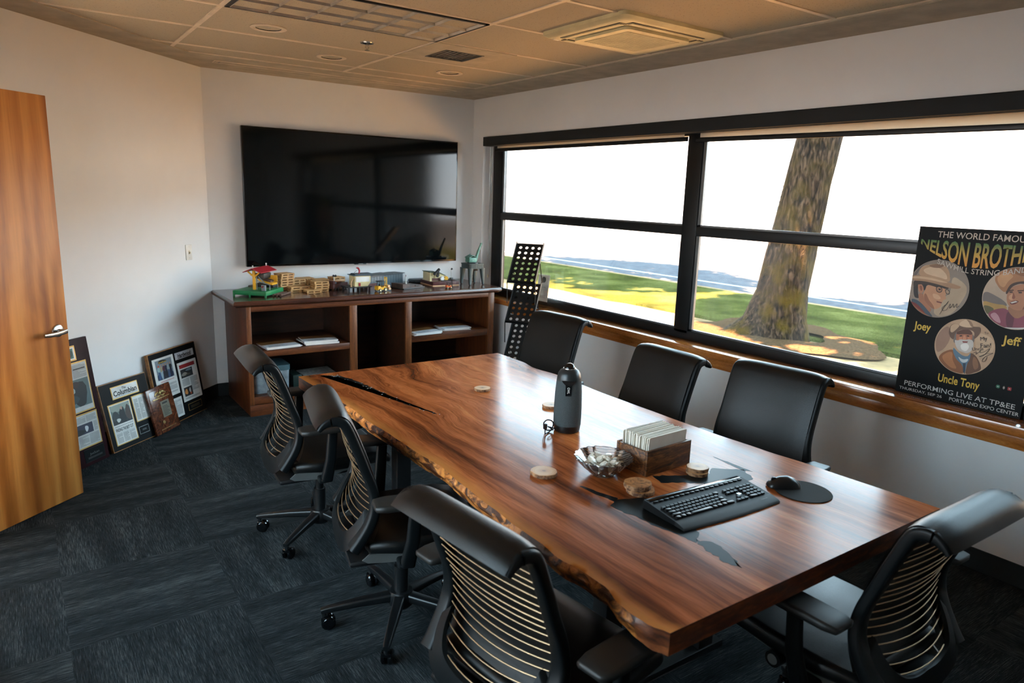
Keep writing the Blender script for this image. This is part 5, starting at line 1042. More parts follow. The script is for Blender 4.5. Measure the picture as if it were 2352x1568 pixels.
# ------------------------------------------------------------------ award plaques leaning on the diagonal wall
def plaques():
    black = pm('plaque_black', (11, 13, 15), .45, spec=.15); burg = pm('plaque_burgundy', (44, 20, 24), .45, c2=(34, 16, 20), ns=20, spec=.15); edge = wood('plaque_edge', [(130, 84, 36), (176, 122, 60)], (6, 6, 1), 4, .4)
    news = {}
    def M_(d, dz=0): 
        u, v = Vector(d['u']), Vector(d['v']); n = u.cross(v); o = Vector(d['o'])+n*dz
        return Matrix(((u.x, v.x, n.x, o.x), (u.y, v.y, n.y, o.y), (u.z, v.z, n.z, o.z+.001), (0, 0, 0, 1)))
    def col(c): 
        if c not in news: news[c] = pm('plaque_print_%d_%d_%d' % c, c, .45)
        return news[c]
    def rect(t, name, r, m, z0, z1): b = MB(); b.box((r[0], r[1], z0), (r[2], r[3], z1)); return b.build(name, m, t, smooth=0)
    def framed(t, name, r, border, paper, bm):
        fr = rect(t, name+'_frame', (r[0]-border, r[1]-border, r[2]+border, r[3]+border), bm, .0, .0018)
        return rect(t, name, r, paper, .0016, .0026)
    def lines(p, r, cols, seed, skip=(), m=None):
        b = MB(); rn = random.Random(seed); w_ = (r[2]-r[0])/cols
        for c_ in range(cols):
            y = r[3]-.004
            while y > r[1]+.004:
                x0 = r[0]+c_*w_+.003; x1 = r[0]+(c_+1)*w_-.003
                if rn.random() < .1: x1 = x0+(x1-x0)*rn.uniform(.3, .8)
                b.box((x0, y-.0021, .0026), (x1, y, .0029)); y -= .0042
        return b.build('text_block', m or col((128, 132, 134)), p, smooth=0)
    def photo(p, r, base, blobs, seed):
        """a small printed photograph: coloured patches"""
        b = MB(); ms = [col(base)]; b.box((r[0], r[1], .0026), (r[2], r[3], .0029)); rn = random.Random(seed)
        for i, (fx, fy, rx, ry, c_) in enumerate(blobs):
            m = col(c_)
            if m not in ms: ms.append(m)
            b.mi = ms.index(m); w_, h_ = r[2]-r[0], r[3]-r[1]; n = 14
            pts = []
            for q in range(n):
                a_ = 2*PI*q/n; k_ = 1+.12*math.sin(3*a_+seed+i); x = r[0]+w_*(fx+rx*k_*math.cos(a_)); y = r[1]+h_*(fy+ry*k_*math.sin(a_))
                pts.append((min(max(x, r[0]), r[2]), min(max(y, r[1]), r[3])))
            f = b.bm.faces.new([b.bm.verts.new((x, y, .0030+i*.00006)) for x, y in pts]); f.material_index = b.mi
        return b.build('photo', ms, p, smooth=0)
    gold = g['gold']; white = pm('article_white', (222, 222, 218), .4); grey = pm('article_grey', (188, 190, 188), .4); ink = col((18, 20, 22))
    def person(x, s, c1, c2): return [(x, .28*s, .07, .30*s, c2), (x, .60*s, .08, .16*s, c1), (x, .80*s, .035, .06*s, (176, 130, 104))]
    # newspaper plaque, black with wooden edge
    d = PLQ['columbian']; t = thing('award_plaque', 'black newspaper plaque with wooden edge, standing between the burgundy and the smaller wood plaque', 'plaque', M=M_(d, .018))
    t['label'] = 'black plaque with framed newspaper masthead, left of the small walnut plaque'
    b = MB(); b.box((0, 0, -.020), (.405, .447, -.0008)); b.build('backing', edge, t, smooth=0); rect(t, 'face', (.004, .004, .402, .443), black, -.001, 0)
    h = framed(t, 'masthead', (.097, .337, .312, .407), .006, white, gold)
    text_obj('lettering', 'The', ink, h, Matrix.Translation((.180, .384, .0027)), .034, .016, bold=.02); text_obj('lettering', 'Columbian', ink, h, Matrix.Translation((.104, .350, .0027)), .198, .036, bold=.03)
    rect(h, 'rule', (.104, .342, .305, .344), col((60, 110, 150)), .0026, .0029)
    a = framed(t, 'article', (.042, .040, .214, .301), .006, white, gold)
    photo(a, (.048, .168, .208, .296), (96, 116, 112), [(.5, .85, .6, .2, (150, 160, 150)), (.5, .12, .6, .3, (30, 38, 42)), (.2, .42, .2, .25, (44, 52, 54)), (.85, .45, .14, .4, (70, 56, 50)), (.55, .35, .16, .5, (20, 26, 30)), (.55, .78, .06, .09, (170, 140, 124)), (.3, .2, .1, .1, (190, 196, 190))], 1)
    text_obj('lettering', 'FINDING THE BEST CUT', ink, a, Matrix.Translation((.054, .122, .0027)), .146, .022, bold=.02)
    rect(a, 'rule', (.050, .113, .206, .1145), col((128, 132, 134)), .0026, .0029)
    lines(a, (.048, .042, .208, .112), 3, 3); lines(a, (.048, .148, .208, .163), 1, 4)
    a = framed(t, 'article', (.243, .143, .372, .310), .006, white, gold); lines(a, (.246, .146, .369, .296), 3, 5, m=col((110, 120, 120)))
    p = framed(t, 'name_plate', (.243, .053, .322, .098), .0025, black, g['alu']); lines(p, (.262, .066, .304, .086), 1, 6, m=col((90, 94, 94)))
    # hardwood magazine plaque
    d = PLQ['hardwood']; t = thing('award_plaque', 'large black plaque with magazine pages, furthest right in the corner', 'plaque', M=M_(d, .018))
    b = MB(); b.box((.012, 0, -.024), (.548, .541, -.0008)); b.build('backing', edge, t, smooth=0); rect(t, 'face', (.020, .004, .547, .537), black, -.001, 0)
    h = framed(t, 'masthead', (.295, .444, .513, .495), .002, pm('article_silver', (182, 182, 188), .35), g['steel'])
    text_obj('lettering', 'Hardwood', ink, h, Matrix.Translation((.325, .456, .0027)), .155, .031, bold=.04); rect(h, 'rule', (.325, .449, .48, .453), ink, .0026, .0029)
    a = framed(t, 'article', (.045, .205, .275, .498), .002, white, g['steel'])
    ppl = []
    for x, c1, c2 in ((.15, (150, 178, 180), (50, 80, 120)), (.3, (168, 150, 120), (150, 170, 180)), (.45, (90, 40, 50), (36, 36, 44)), (.58, (40, 40, 60), (30, 30, 40)), (.72, (150, 160, 160), (70, 90, 120)), (.86, (30, 34, 40), (30, 34, 60))): ppl += person(x, .9, c1, c2)
    photo(a, (.072, .341, .249, .483), (118, 130, 140), [(.5, .15, .6, .2, (40, 52, 80))]+ppl+[(.42, .90, .26, .09, (34, 30, 26)), (.15, .70, .05, .05, (206, 70, 40))], 2)
    text_obj('lettering', 'JoeScan', pm('plaque_sign_gold', (206, 170, 70), .5), a, Matrix.Translation((.105, .462, .0062)), .085, .013, bold=.02)
    lines(a, (.09, .318, .245, .333), 1, 7, m=col((178, 60, 74))); lines(a, (.11, .225, .262, .305), 1, 8)
    a = framed(t, 'article', (.150, .035, .278, .178), .002, white, g['steel']); lines(a, (.16, .045, .268, .165), 1, 9)
    a = framed(t, 'article', (.299, .120, .522, .417), .002, white, g['steel'])
    rect(a, 'red_band', (.317, .370, .498, .398), col((150, 34, 38)), .0026, .0029)
    photo(a, (.321, .297, .460, .361), (40, 46, 50), [(.3, .4, .25, .2, (150, 150, 140)), (.7, .8, .25, .14, (110, 130, 140)), (.6, .3, .2, .1, (90, 84, 70))], 3)
    photo(a, (.322, .156, .420, .224), (44, 42, 44), [(.25, .5, .18, .3, (206, 140, 80)), (.7, .55, .1, .3, (190, 190, 190)), (.75, .2, .12, .14, (180, 90, 60))], 4)
    lines(a, (.318, .232, .405, .292), 1, 10); lines(a, (.412, .18, .505, .292), 1, 11); lines(a, (.318, .130, .5, .150), 1, 12)
    p = framed(t, 'name_plate', (.340, .046, .493, .092), .0025, black, gold); lines(p, (.36, .056, .47, .082), 1, 13, m=col((80, 66, 44)))
    # burgundy plaque behind the door
    d = PLQ['burgundy']; t = thing('award_plaque', 'tall burgundy plaque with newspaper cuttings, half hidden by the open door', 'plaque', M=M_(d, .018))
    b = MB(); b.box((0, 0, -.020), (.480, .783, 0), .002); b.build('backing', burg, t)
    a = framed(t, 'article', (.10, .663, .366, .738), .008, white, gold); photo(a, (.11, .67, .356, .73), (60, 110, 104), [(.8, .5, .2, .4, (40, 70, 70))], 5)
    a = framed(t, 'article', (.10, .343, .432, .637), .008, grey, gold); photo(a, (.105, .372, .427, .54), (84, 106, 108), [(.75, .45, .18, .5, (26, 36, 40)), (.7, .82, .07, .12, (44, 36, 34)), (.4, .3, .3, .25, (40, 58, 60)), (.5, .65, .15, .2, (150, 164, 160))], 6); lines(a, (.105, .545, .427, .63), 3, 14); rect(a, 'rule', (.33, .598, .42, .605), ink, .0026, .0031)
    a = framed(t, 'article', (.10, .122, .438, .318), .008, grey, gold); photo(a, (.23, .20, .395, .262), (50, 54, 72), [(.7, .5, .08, .3, (190, 196, 200)), (.3, .3, .3, .3, (34, 40, 44))], 7); lines(a, (.105, .128, .434, .195), 4, 15); lines(a, (.105, .268, .434, .312), 4, 16); lines(a, (.40, .198, .434, .264), 1, 17)
    p = framed(t, 'name_plate', (.292, .024, .447, .102), .0022, black, g['steel']); text_obj('lettering', 'JoeScan', pm('engraving', (96, 100, 98), .4), p, Matrix.Translation((.33, .062, .0027)), .075, .02); lines(p, (.31, .036, .43, .055), 1, 18, m=col((60, 62, 62)))
    # small walnut plaque in front
    d = PLQ['wood']; t = thing('award_plaque', 'small carved walnut plaque with brass eagle leaning in front of the others', 'plaque', M=M_(d, .024))
    wal = wood('plaque_walnut', [(50, 24, 16), (92, 48, 30), (128, 74, 48)], (4, 4, 4), 4, .22, dist=2.5, coat=.4)
    b = MB(); b.box((0, 0, -.016), (.270, .328, .004), .006, seg=3); b.box((.022, .022, .003), (.248, .306, .0052), .001); b.build('board', wal, t)
    br = pm('aged_brass', (176, 150, 96), .35, .7); b = MB()
    for s in (-1, 1):
        b.loft([[(.135+s*x, y-w_, .0052), (.135+s*x, y+w_, .0052), (.135+s*x, y+w_*.6, .0095), (.135+s*x, y-w_*.6, .0095)] for x, y, w_ in ((.006, .275, .006), (.025, .285, .010), (.045, .280, .010), (.062, .268, .004))])
        b.loft([[(.135+s*x, y-w_, .0052), (.135+s*x, y+w_, .0052), (.135+s*x, y+w_*.6, .008), (.135+s*x, y-w_*.6, .008)] for x, y, w_ in ((.006, .262, .004), (.03, .256, .008), (.048, .262, .003))])
    b.ball((.135, .278, .008), (.008, .016, .005)); b.ball((.139, .297, .009), (.005, .006, .004)); b.build('eagle', br, t, smooth=50)
    b = MB(); b.box((.045, .240, .005), (.228, .247, .008), .001); b.box((.055, .026, .005), (.222, .029, .0065)); b.build('trim_bar', br, t)
    b = MB(); b.box((.112, .103, .005), (.207, .218, .0062)); p = b.build('name_plate', pm('plate_pewter', (122, 116, 100), .4, .4), t)
    b = MB(); b.box((.130, .196, .0061), (.186, .208, .0066))
    for i in range(8): b.box((.126, .178-i*.009, .0061), (.126+.05+.012*((i*7) % 3), .181-i*.009, .0066))
    b.build('engraved_lines', ink, p, smooth=0)
    b = MB(); b.lathe([(0, .009), (.010, .0085), (.012, .005), (0, .005)], 24, (.103, .074, 0)); b.build('seal', br, t)
plaques()

# ------------------------------------------------------------------ ceiling fittings
def ceiling_things():
    # parabolic troffer
    x0, x1, y0, y1 = .957, 2.153, 3.367, 3.953
    alu = pm('louvre_aluminium', (206, 200, 190), .30, .9); refl = pm('reflector_white', (220, 214, 204), .35, .3)
    t = thing('troffer_light', 'long recessed troffer light with square parabolic louvre', 'ceiling light', ((x0+x1)/2, (y0+y1)/2, H))
    lx, ly = (x1-x0)/2, (y1-y0)/2
    b = MB(); e = .022
    for lo, hi in (((-lx, -ly, -.002), (lx, -ly+e, .010)), ((-lx, ly-e, -.002), (lx, ly, .010)), ((-lx, -ly, -.002), (-lx+e, ly, .010)), ((lx-e, -ly, -.002), (lx, ly, .010))): b.box(lo, hi)
    b.build('frame', g['frame'], t)
    nx, ny = 6, 3; ax, ay = lx-e, ly-e
    b = MB(); dz = .006
    for axis, n, A, B_ in ((0, nx, ax, ay), (1, ny, ay, ax)):
        for i in range(n+1):
            c = -A+2*A*i/n; sec = [(-.001, -.000), (.001, -.000), (.006, .012), (.016, .030), (-.016, .030), (-.006, .012)]
            rg = [[((c+a, s*B_, z-.004) if axis == 0 else (s*B_, c+a, z-.004)) for a, z in sec] for s in (-1, 1)]
            b.loft(rg)
    b.build('louvre', alu, t, smooth=60)
    b = MB(); b.box((-ax, -ay, .0275), (ax, ay, .0295)); b.build('reflector', refl, t)
    # supply vent
    t = thing('air_vent', 'square metal ceiling panel with a small louvred air outlet', 'vent', (2.455, 4.255, H))
    b = MB(); hw = .293; iw = .135
    for lo, hi in (((-hw, -hw, .0), (hw, -iw, .006)), ((-hw, iw, .0), (hw, hw, .006)), ((-hw, -iw, .0), (-iw, iw, .006)), ((iw, -iw, .0), (hw, iw, .006))): b.box(lo, hi)
    b.build('panel', g['ceilpaint'], t)
    b = MB(); b.box((-iw, -iw, .027), (iw, iw, .029)); b.build('duct', g['dark'], t)
    b = MB()
    for i in range(9):
        p = -iw+.015+i*.03; b.sweep([(p, -iw, .010), (p, iw, .010)], [(-.009, -.010), (-.007, -.010), (.009, .010), (.007, .010)], up=(0, 0, 1))
    for lo, hi in (((-iw-.006, -iw-.006, -.003), (iw+.006, -iw+.004, .008)), ((-iw-.006, iw-.004, -.003), (iw+.006, iw+.006, .008)), ((-iw-.006, -iw, -.003), (-iw+.004, iw, .008)), ((iw-.004, -iw, -.003), (iw+.006, iw, .008))): b.box(lo, hi)
    b.build('vanes', pm('vent_grey', (110, 110, 106), .4, .4), t)
    # cassette air conditioner
    t = thing('air_conditioner', 'cream four-way cassette air conditioner set in the ceiling', 'air conditioner', (2.843, 3.015, H))
    crm = pm('cassette_plastic', (210, 200, 158), .45); grl = pm('cassette_grille', (196, 184, 152), .6)
    a_, c_ = .365, .335
    b = MB(); b.loft([[(x, y, z) for x, y in rrect(2*a_*k, 2*c_*k, .03, 4)] for z, k in ((.008, 1.0), (-.010, 1.0), (-.022, .94), (-.026, .86))]); b.build('panel', crm, t, smooth=40)
    b = MB(); b.loft([[(x, y, z) for x, y in rrect(.47, .43, .03, 4)] for z in (-.027, -.040)]); b.build('inlet_plate', crm, t, smooth=40)
    b = MB(); b.box((-.19, -.17, -.0415), (.19, .17, -.040))
    b.build('inlet_grille', grl, t); b = MB()
    for i in range(22): b.box((-.185+i*.0172, -.165, -.0428), (-.181+i*.0172, .165, -.0412))
    b.build('grille_bars', crm, t, smooth=0)
    for s in (-1, 1):
        b = MB(); b.box((s*.282-.026, -.235, -.0285), (s*.282+.026, .235, -.0255), .001); f = b.build('air_slot', g['dark'], t); b = MB(); b.box((s*.282-.016, -.225, -.031), (s*.282+.016, .225, -.0282), .001); b.build('air_flap', crm, f)
        b = MB(); b.box((-.265, s*.258-.024, -.0285), (.265, s*.258+.024, -.0255), .001); f = b.build('air_slot', g['dark'], t); b = MB(); b.box((-.255, s*.258-.015, -.031), (.255, s*.258+.015, -.0282), .001); b.build('air_flap', crm, f)
    b = MB(); b.box((-.31, .285, -.0275), (-.27, .30, -.0262)); b.build('badge', g['white'], t)
    # downlights
    first = None
    for x, y, lab in ((1.28, 4.32, 'recessed downlight beside the troffer, nearest the diagonal wall'), (1.88, 4.93, 'recessed downlight between the troffer and the television wall'), (2.78, 4.89, 'recessed downlight by the square air vent')):
        if first is None:
            t = first = thing('downlight', lab, 'ceiling light', (x, y, H), group='recessed downlights')
            b = MB(); b.lathe([(.070, .008), (.098, .008), (.100, .003), (.092, .0), (.074, .001), (.070, .004)], 40, cap=False); b.loft([[((.070)*math.cos(2*PI*i/40), .070*math.sin(2*PI*i/40), .008) for i in range(40)], [(.098*math.cos(2*PI*i/40), .098*math.sin(2*PI*i/40), .008) for i in range(40)]], cap=False); b.build('trim_ring', g['tbar'], t)
            b = MB(); b.lathe([(.072, .004), (.066, .012), (.052, .022), (.030, .027), (0, .0285)], 40, cap=False); b.build('reflector_cone', pm('specular_cone', (90, 88, 84), .12, 1.0), t, smooth=60)
            b = MB(); b.ball((0, 0, .016), (.026, .026, .011)); b.build('lamp', pm('frosted_lamp', (200, 196, 188), .2), t)
        else:
            dup(first, (x, y, H), None, lab)
    t = thing('sprinkler', 'small pendant fire sprinkler head near the troffer', 'sprinkler', (1.868, 4.304, H))
    b = MB(); b.lathe([(.0, .008), (.042, .008), (.040, .001), (.012, -.004), (0, -.004)], 28); b.build('escutcheon', g['chrome'], t)
    b = MB()
    for s in (-1, 1): b.tube([(s*.008, 0, -.003), (s*.010, 0, -.022), (s*.004, 0, -.036)], .0022, 8)
    b.cyl((0, 0, -.003), (0, 0, -.034), .002, seg=8); b.build('frame_arms', g['chrome'], t)
    b = MB(); b.cyl((0, 0, -.036), (0, 0, -.0375), .015, seg=16); b.build('deflector', g['chrome'], t)
    t = thing('slot_diffuser', 'long narrow linear slot diffuser in the ceiling border before the television', 'vent', (2.28, 5.68, H))
    b = MB(); 
    for y in (-.045, .038): b.box((-1.0, y, -.004), (1.0, y+.007, .001))
    for x in (-1.0, .993): b.box((x, -.045, -.004), (x+.007, .045, .001))
    b.build('slot_frame', g['tbar'], t)
    b = MB(); b.box((-.993, -.040, -.002), (.993, .040, .0005)); b.build('slot_blade', g['ceilpaint'], t)
    for x in (-.993, -.96): b = MB(); b.box((x, -.036, -.003), (x+.006, .036, -.0015)); b.build('end_clip', g['dark'], t)
ceiling_things()

# ------------------------------------------------------------------ things on the table
ZB = .7506
def tabletop():
    # meeting camera
    t = thing('meeting_camera', 'tall grey fabric conference camera and speaker in the middle of the table', 'camera', (1.847, 2.207, ZB))
    fab = pm('speaker_fabric', (66, 74, 76), .85, c2=(52, 60, 62), ns=300, bump=.3, bs=900, bd=.001); shell = pm('camera_shell', (30, 36, 38), .35)
    b = MB(); b.lathe([(0, 0), (.048, 0), (.054, .004), (.0575, .03), (.0575, .031)], 48); b.build('base_ring', g['dark'], t)
    b = MB(); b.lathe([(.0578, .031), (.0585, .06), (.0582, .11), (.0560, .17), (.0525, .215), (.0515, .222)], 48); b.build('speaker_body', fab, t, smooth=50)
    b = MB(); b.lathe([(.0515, .222), (.0505, .232), (.0465, .250), (.039, .262), (.028, .269), (.024, .270)], 48); b.build('top_shell', shell, t, smooth=50)
    d = Vector((-1.847, -2.207, 0)).normalized(); sd_ = Vector((0, 0, 1)).cross(d)
    b = MB(); b.loft([[d*r+sd_*s*w_+Vector((0, 0, z)) for s in (-1, -.5, 0, .5, 1)] for z, w_, r in ((.228, .030, .0515), (.218, .022, .0535), (.21, .013, .0545), (.165, .012, .0575))], closed=False, cap=False)
    b.build('badge_panel', g['gloss'], t, smooth=50)
    Mx = Matrix(((sd_.x, 0, d.x, 0), (sd_.y, 0, d.y, 0), (0, 1, 0, 0), (0, 0, 0, 1)))
    text_obj('lettering', 'OWL', g['white'], t, Matrix.Translation(d*.0585+Vector((0, 0, .190))) @ Mx @ Matrix.Rotation(-PI/2, 4, 'Z') @ Matrix.Translation((-.012, -.005, 0)), .026, .010)
    b = MB(); b.lathe([(.024, .268), (.023, .276), (.016, .287), (.006, .292), (0, .2925)], 32); b.build('lens_dome', g['gloss'], t, smooth=60)
    b = MB(); b.lathe([(.0245, .2685), (.0265, .2695), (.0262, .272), (.0235, .273)], 40, cap=False); b.build('lens_ring', g['chrome'], t)
    b = MB(); b.tube(smooth_pts([(-.052, .01, .012), (-.075, .02, .020), (-.092, .012, .028), (-.085, .0, .022), (-.066, .01, .010), (-.085, .03, .006), (-.10, .028, .022), (-.108, .02, .045), (-.098, .01, .058), (-.075, .008, .050), (-.064, .012, .03), (-.075, .016, .006), (-.110, .0, .004), (-.125, -.012, .012), (-.124, -.010, .03)], 6), .0026, 8)
    b.build('cable', g['dark'], t, smooth=60)
    b = MB(); b.box((-.131, -.018, .028), (-.118, -.004, .052), .003); b.build('cable_plug', g['dark'], t)
    # crystal bowl with mints
    t = thing('candy_bowl', 'cut crystal bowl of white wrapped mints beside the wooden box', 'bowl', (1.652, 1.762, ZB))
    b = MB(); seg = 72; rg = []
    prof = [(0, .004, 0), (.024, .003, 0), (.028, 0, 0), (.030, .002, 0), (.040, .012, .4), (.056, .028, 1), (.068, .042, 1), (.077, .054, .8), (.080, .058, 1.2), (.0795, .060, 1.2), (.074, .055, 0), (.064, .042, 0), (.050, .027, 0), (.034, .013, 0), (.0, .009, 0)]
    for r, z, k_ in prof:
        ring = []
        for i in range(seg):
            a = 2*PI*i/seg; f = 1.30*(1+.014*k_*(1 if (i % 4) < 2 else -1)); zz = z*1.15+(.0012*math.sin(a*24) if k_ == 1.2 else 0); ring.append((max(r, .0002)*f*math.cos(a), max(r, .0002)*f*math.sin(a), zz))
        rg.append(ring)
    b.loft(rg); b.build('bowl', g['crystal'], t, smooth=20)
    mint = pm('mint_wrapper', (236, 228, 212), .25, c2=(222, 214, 200), ns=60)
    rn = random.Random(2); first = None; spots = [(2*PI*i/5, .022, .020) for i in range(5)]+[(0, 0, .022)]+[(2*PI*i/11+.2, .054, .040) for i in range(11)]+[(2*PI*i/6, .030, .046) for i in range(6)]+[(.4, .003, .045)]+[(2*PI*i/7+.4, .044, .057) for i in range(7)]+[(1.0, .012, .062), (3.2, .020, .061), (5.2, .018, .062)]
    for a, r, z in spots:
        if first is None:
            b = MB(); b.lathe([(0, -.005), (.008, -.004), (.010, 0), (.008, .004), (0, .005)], 14)
            for s in (-1, 1): b.loft([[(s*.009, -.002, -.001), (s*.009, .002, -.001), (s*.009, .002, .001), (s*.009, -.002, .001)], [(s*.017, -.006, -.0012), (s*.017, .006, .001), (s*.017, .006, .0016), (s*.017, -.006, .0004)]])
            o = first = b.build('mint', mint, smooth=50)
        else: o = first.copy(); COL.objects.link(o)
        o.location = (1.652+r*math.cos(a), 1.762+r*math.sin(a), ZB+z); o.scale = (1.35, 1.35, 1.35); o.rotation_euler = (rn.uniform(-.6, .6), rn.uniform(-.6, .6), rn.uniform(0, 6))
        tag(o, 'white wrapped mint in the cut crystal bowl', 'candy', 'mints in the crystal bowl')
    # rustic box of napkins
    A = Vector((1.768, 1.662, 0)); Bv = Vector((2.010, 1.674, 0)); Cv = Vector((1.760, 1.806, 0))
    ang = math.atan2((Bv-A).y, (Bv-A).x); L_ = (Bv-A).length; Wd = .150
    t = thing('wooden_box', 'rustic dark wooden box holding upright white napkins', 'box', (A.x, A.y, ZB), ang)
    old = wood('old_box_wood', [(38, 20, 10), (84, 48, 22), (128, 80, 38), (158, 106, 56)], (2.2, 6, 12), 5, .5, dist=1.4, bump=.3, fine=30); hB = .094; tk = .010
    for nm, lo, hi in (('side_board', (0, 0, 0), (L_, tk, hB)), ('side_board', (0, Wd-tk, 0), (L_, Wd, hB)), ('end_board', (0, tk+.0003, 0), (tk, Wd-tk-.0003, hB-.002)), ('end_board', (L_-tk, tk+.0003, 0), (L_, Wd-tk-.0003, hB-.002)), ('bottom_board', (tk+.0003, tk+.0003, .0), (L_-tk-.0003, Wd-tk-.0003, .008))):
        b = MB(); b.box(lo, hi, .0012); b.build(nm, old, t)
    nap = pm('napkin_paper', (240, 234, 222), .85, c2=(234, 226, 212), ns=20); first = None; n = 26
    Mr = Matrix.Rotation(ang, 4, 'Z')
    for i in range(n):
        if first is None:
            b = MB(); w_ = .205; b.prism([(-w_/2, 0), (w_/2, 0), (w_/2, .122), (w_/2-.003, .126), (-w_/2+.003, .126), (-w_/2, .122)], -.0014, .0014, lambda x, z, y: (x, y, z)); o = first = b.build('paper_napkin', nap, smooth=20)
        else: o = first.copy(); COL.objects.link(o)
        y = .020+i*(.110/(n-1)); p = Mr @ Vector((L_/2+R0.uniform(-.004, .004), y, .0085+R0.uniform(0, .003)))
        o.location = (A.x+p.x, A.y+p.y, ZB+p.z); o.rotation_euler = (.05-.10*i/(n-1), R0.uniform(-.012, .012), ang+R0.uniform(-.003, .003))
        tag(o, 'white paper napkin standing on edge in the rustic wooden box', 'napkin', 'paper napkins in the wooden box')
    # log-slice coasters
    k = NT('log_slice'); oc = k.n('TexCoord').outputs['Object']; sp = k.n('SeparateXYZ', {0: oc})
    r_ = k.math('SQRT', k.math('ADD', k.math('MULTIPLY', sp.outputs[0], sp.outputs[0]), k.math('MULTIPLY', sp.outputs[1], sp.outputs[1])))
    r2 = k.math('ADD', r_, k.math('MULTIPLY', k.noise(k.coord(), 28, 3), .012)); rings = k.n('Math', {0: k.math('MULTIPLY', r2, 900.)}, operation='SINE').outputs[0]
    c0 = k.ramp(r2, [(.008, lin((120, 78, 50))), (.016, lin((190, 140, 92))), (.035, lin((214, 166, 116))), (.050, lin((204, 150, 96)))])
    k.set(Base_Color=k.mix(.25, c0, k.ramp(rings, [(.2, (.55, .45, .35, 1)), (.7, (1, 1, 1, 1))]), 'MULTIPLY'), Roughness=.45); face1 = k.m
    face2 = NT('log_slice_dark'); kk = face2; v = kk.coord(); cc = kk.ramp(kk.noise(v, 30, 5, 1.5), [(.34, lin((92, 56, 30))), (.46, lin((166, 108, 60))), (.64, lin((196, 136, 82)))]); kk.set(Base_Color=cc, Roughness=.4)
    bark = pm('coaster_bark', (92, 58, 38), .8, c2=(176, 130, 92), ns=60, lo=.4, hi=.6, bump=.5, bs=150)
    def coaster(x, y, z, r, h, m, seed, label, rz=0):
        t = thing('coaster', label, 'coaster', (x, y, z), rz, 'log slice coasters on the table'); n = 40
        def ol(a): return r*(1+.03*math.sin(2*a+seed)+.02*math.sin(5*a+seed*2)+.012*math.sin(11*a+seed))
        b = MB(); b.loft([[(ol(2*PI*i/n)*k*math.cos(2*PI*i/n), ol(2*PI*i/n)*k*math.sin(2*PI*i/n), zz) for i in range(n)] for zz, k in ((.0003, .97), (h*.5, 1.0), (h-.001, .985))]); b.build('bark', bark, t, smooth=50)
        b = MB(); b.loft([[(ol(2*PI*i/n)*k*math.cos(2*PI*i/n), ol(2*PI*i/n)*k*math.sin(2*PI*i/n), zz) for i in range(n)] for zz, k in ((h-.0012, .96), (h, .955))]); b.build('wood_face', m, t, smooth=30)
    coaster(1.866, 2.905, ZB, .042, .013, face1, 1, 'lone pale log slice coaster at the far end of the table')
    coaster(1.995, 2.505, ZB, .042, .013, face1, 2, 'log slice coaster half hidden behind the grey conference camera')
    coaster(1.468, 1.868, ZB, .048, .014, face1, 4, 'log slice coaster to the left of the crystal bowl')
    coaster(1.660, 1.580, ZB, .049, .014, face2.m, 7, 'lower coaster of the dark pair in front of the wooden box'); coaster(1.655, 1.590, ZB+.0143, .047, .018, face2.m, 9, 'upper, dark grained coaster of the pair in front of the wooden box', .4)
    coaster(1.957, 1.592, ZB, .040, .013, face1, 5, 'lower coaster of the pale pair right of the wooden box'); coaster(1.961, 1.595, ZB+.0133, .039, .013, face1, 3, 'upper, pale coaster of the pair right of the wooden box')
    # keyboard
    o = Vector((1.566, 1.290, 0)); e = Vector((2.006, 1.268, 0)); ang = math.atan2((e-o).y, (e-o).x); KW = .450
    t = thing('keyboard', 'black wireless keyboard with palm rest, lying over the resin fill', 'keyboard', (o.x-.003, o.y, ZB), ang); t.scale = (.975, .85, 1)
    kbm = pm('keyboard_black', (13, 15, 17), .55, spec=.2); keym = pm('key_black', (15, 16, 18), .35, spec=.25)
    b = MB(); b.loft([[(x, .058, .002), (x, .225, .002), (x, .225, .030), (x, .20, .029), (x, .058, .016)] for x in (0, KW)]); b.build('body', kbm, t, smooth=30)
    b = MB(); rg = []
    for i in range(25):
        x = KW*i/24; s = math.sin(PI*i/24); y0 = .010-.012*s; rg.append([(x, y0, .001), (x, .060, .002), (x, .060, .0165), (x, .045, .015), (x, y0+.008, .009), (x, y0+.001, .004)])
    b.loft(rg); b.build('palm_rest', pm('palm_rest_black', (16, 19, 21), .6, bump=.1, bs=800), t, smooth=50)
    kb = {}
    def key(x, y, w_, d_=.0145):
        kk_ = round(w_, 4), d_
        if kk_ not in kb:
            b = MB(); b.loft([[(a, c_, z) for a, c_ in rrect((w_-.002)*s, (d_-.002)*s, .002, 2)] for z, s in ((0, 1), (.0045, .95), (.0055, .84))]); q = b.build('key', keym, t, smooth=40); kb[kk_] = q
        else: q = kb[kk_].copy(); COL.objects.link(q); q.parent = t
        zz = .016+(y-.058)*(.029-.016)/(.20-.058); q.location = (x+w_/2, y, zz); q.rotation_euler = (.09, 0, 0)
    U = .0178; x0 = .014
    rows = [[1.25, 1.25, 1.25, 5.5, 1.25, 1.25, 1.25, 2], [2.25]+[1]*10+[2.75-1], [1.75]+[1]*11+[1.25], [1.5]+[1]*12+[.5+.0], [1]*13+[1.5]]
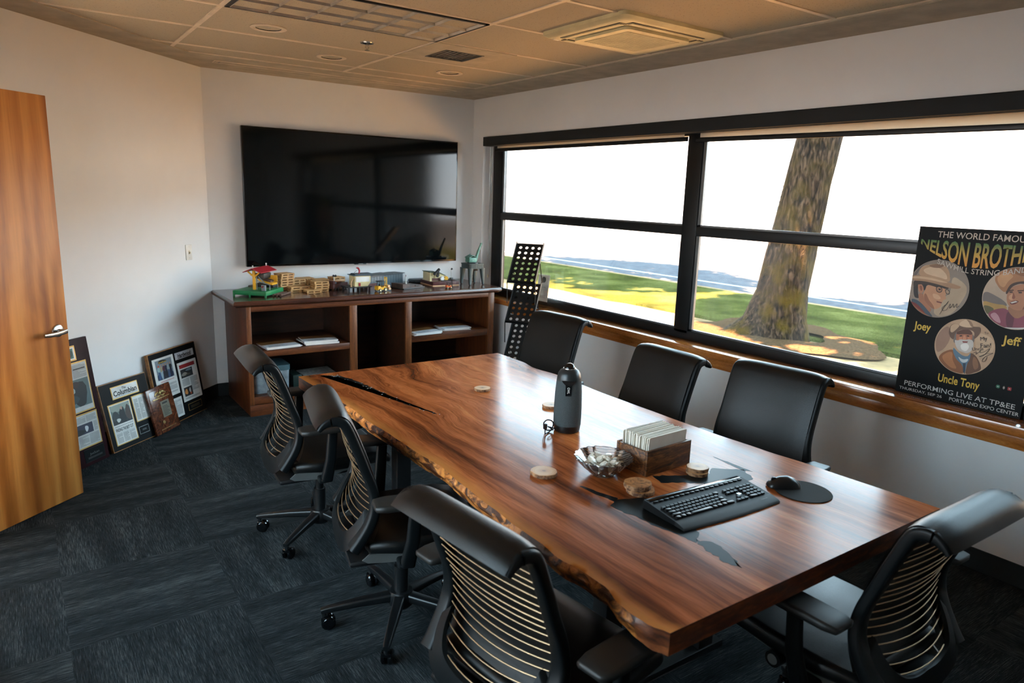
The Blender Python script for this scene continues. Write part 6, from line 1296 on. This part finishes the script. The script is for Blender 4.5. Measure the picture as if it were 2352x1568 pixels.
    for r_i, row in enumerate(rows):
        x = x0
        for w_ in row:
            if w_ >= .9: key(x, .072+r_i*.0182, w_*U)
            x += w_*U
    for i in range(3):
        key(.296+i*U, .072, U); key(.296+i*U, .072+3*.0182, U); key(.296+i*U, .072+4*.0182, U)
    key(.296+U, .072+.0182, U)
    for r_i in range(5):
        for i in range(4):
            if r_i == 0 and i == 0: key(.360+0*U, .072, 2*U)
            elif r_i == 0 and i == 1: continue
            else: key(.360+i*U, .072+r_i*.0182, U)
    b = MB()
    for i in range(18): b.box((.016+i*.0236, .186, .0285), (.034+i*.0236, .194, .0315), .001)
    b.build('function_keys', keym, t)
    b = MB(); b.box((.008, .200, .0292), (KW-.008, .220, .0312), .001); b.build('media_strip', g['gloss'], t)
    text_obj('lettering', 'logitech', pm('keyboard_print', (120, 124, 126), .5), t, Matrix.Translation((.385, .038, .0149)), .030, .006)
    b = MB(); b.box((.33, .10, .0225), (.345, .112, .0235)); b.build('clear_sticker', g['acrylic'], t)
    # mouse on its pad
    b = MB(); b.lathe([(0, 0), (.094, 0), (.0955, .0015), (.0945, .003), (0, .003)], 56); o_ = b.build('mouse_pad', pm('pad_cloth', (14, 16, 17), .9, bump=.2, bs=900)); o_.location = (2.152, 1.292, ZB); tag(o_, 'round black mouse pad at the right end of the keyboard', 'mouse pad')
    t = thing('mouse', 'black computer mouse resting on the round pad', 'mouse', (2.128, 1.352, ZB+.0031), rad(56))
    b = MB(); rg = []
    for y, w_, h_ in ((-.056, .010, .006), (-.050, .022, .018), (-.035, .029, .030), (-.01, .031, .038), (.018, .030, .034), (.04, .028, .024), (.053, .022, .014), (.058, .012, .006)):
        rg.append([(w_*math.cos(a)*(1-.12*max(0, math.sin(a))), y, .0005+max(0, h_*math.sin(a)**.8 if math.sin(a) > 0 else 0)) for a in [PI*i/14 for i in range(15)]])
    b.loft(rg); b.build('shell', pm('mouse_shell', (20, 22, 24), .3), t, smooth=60)
    b = MB(); b.cyl((-.003, .036, .024), (.003, .036, .024), .009, seg=18); b.build('scroll_wheel', g['dark'], t)
tabletop()
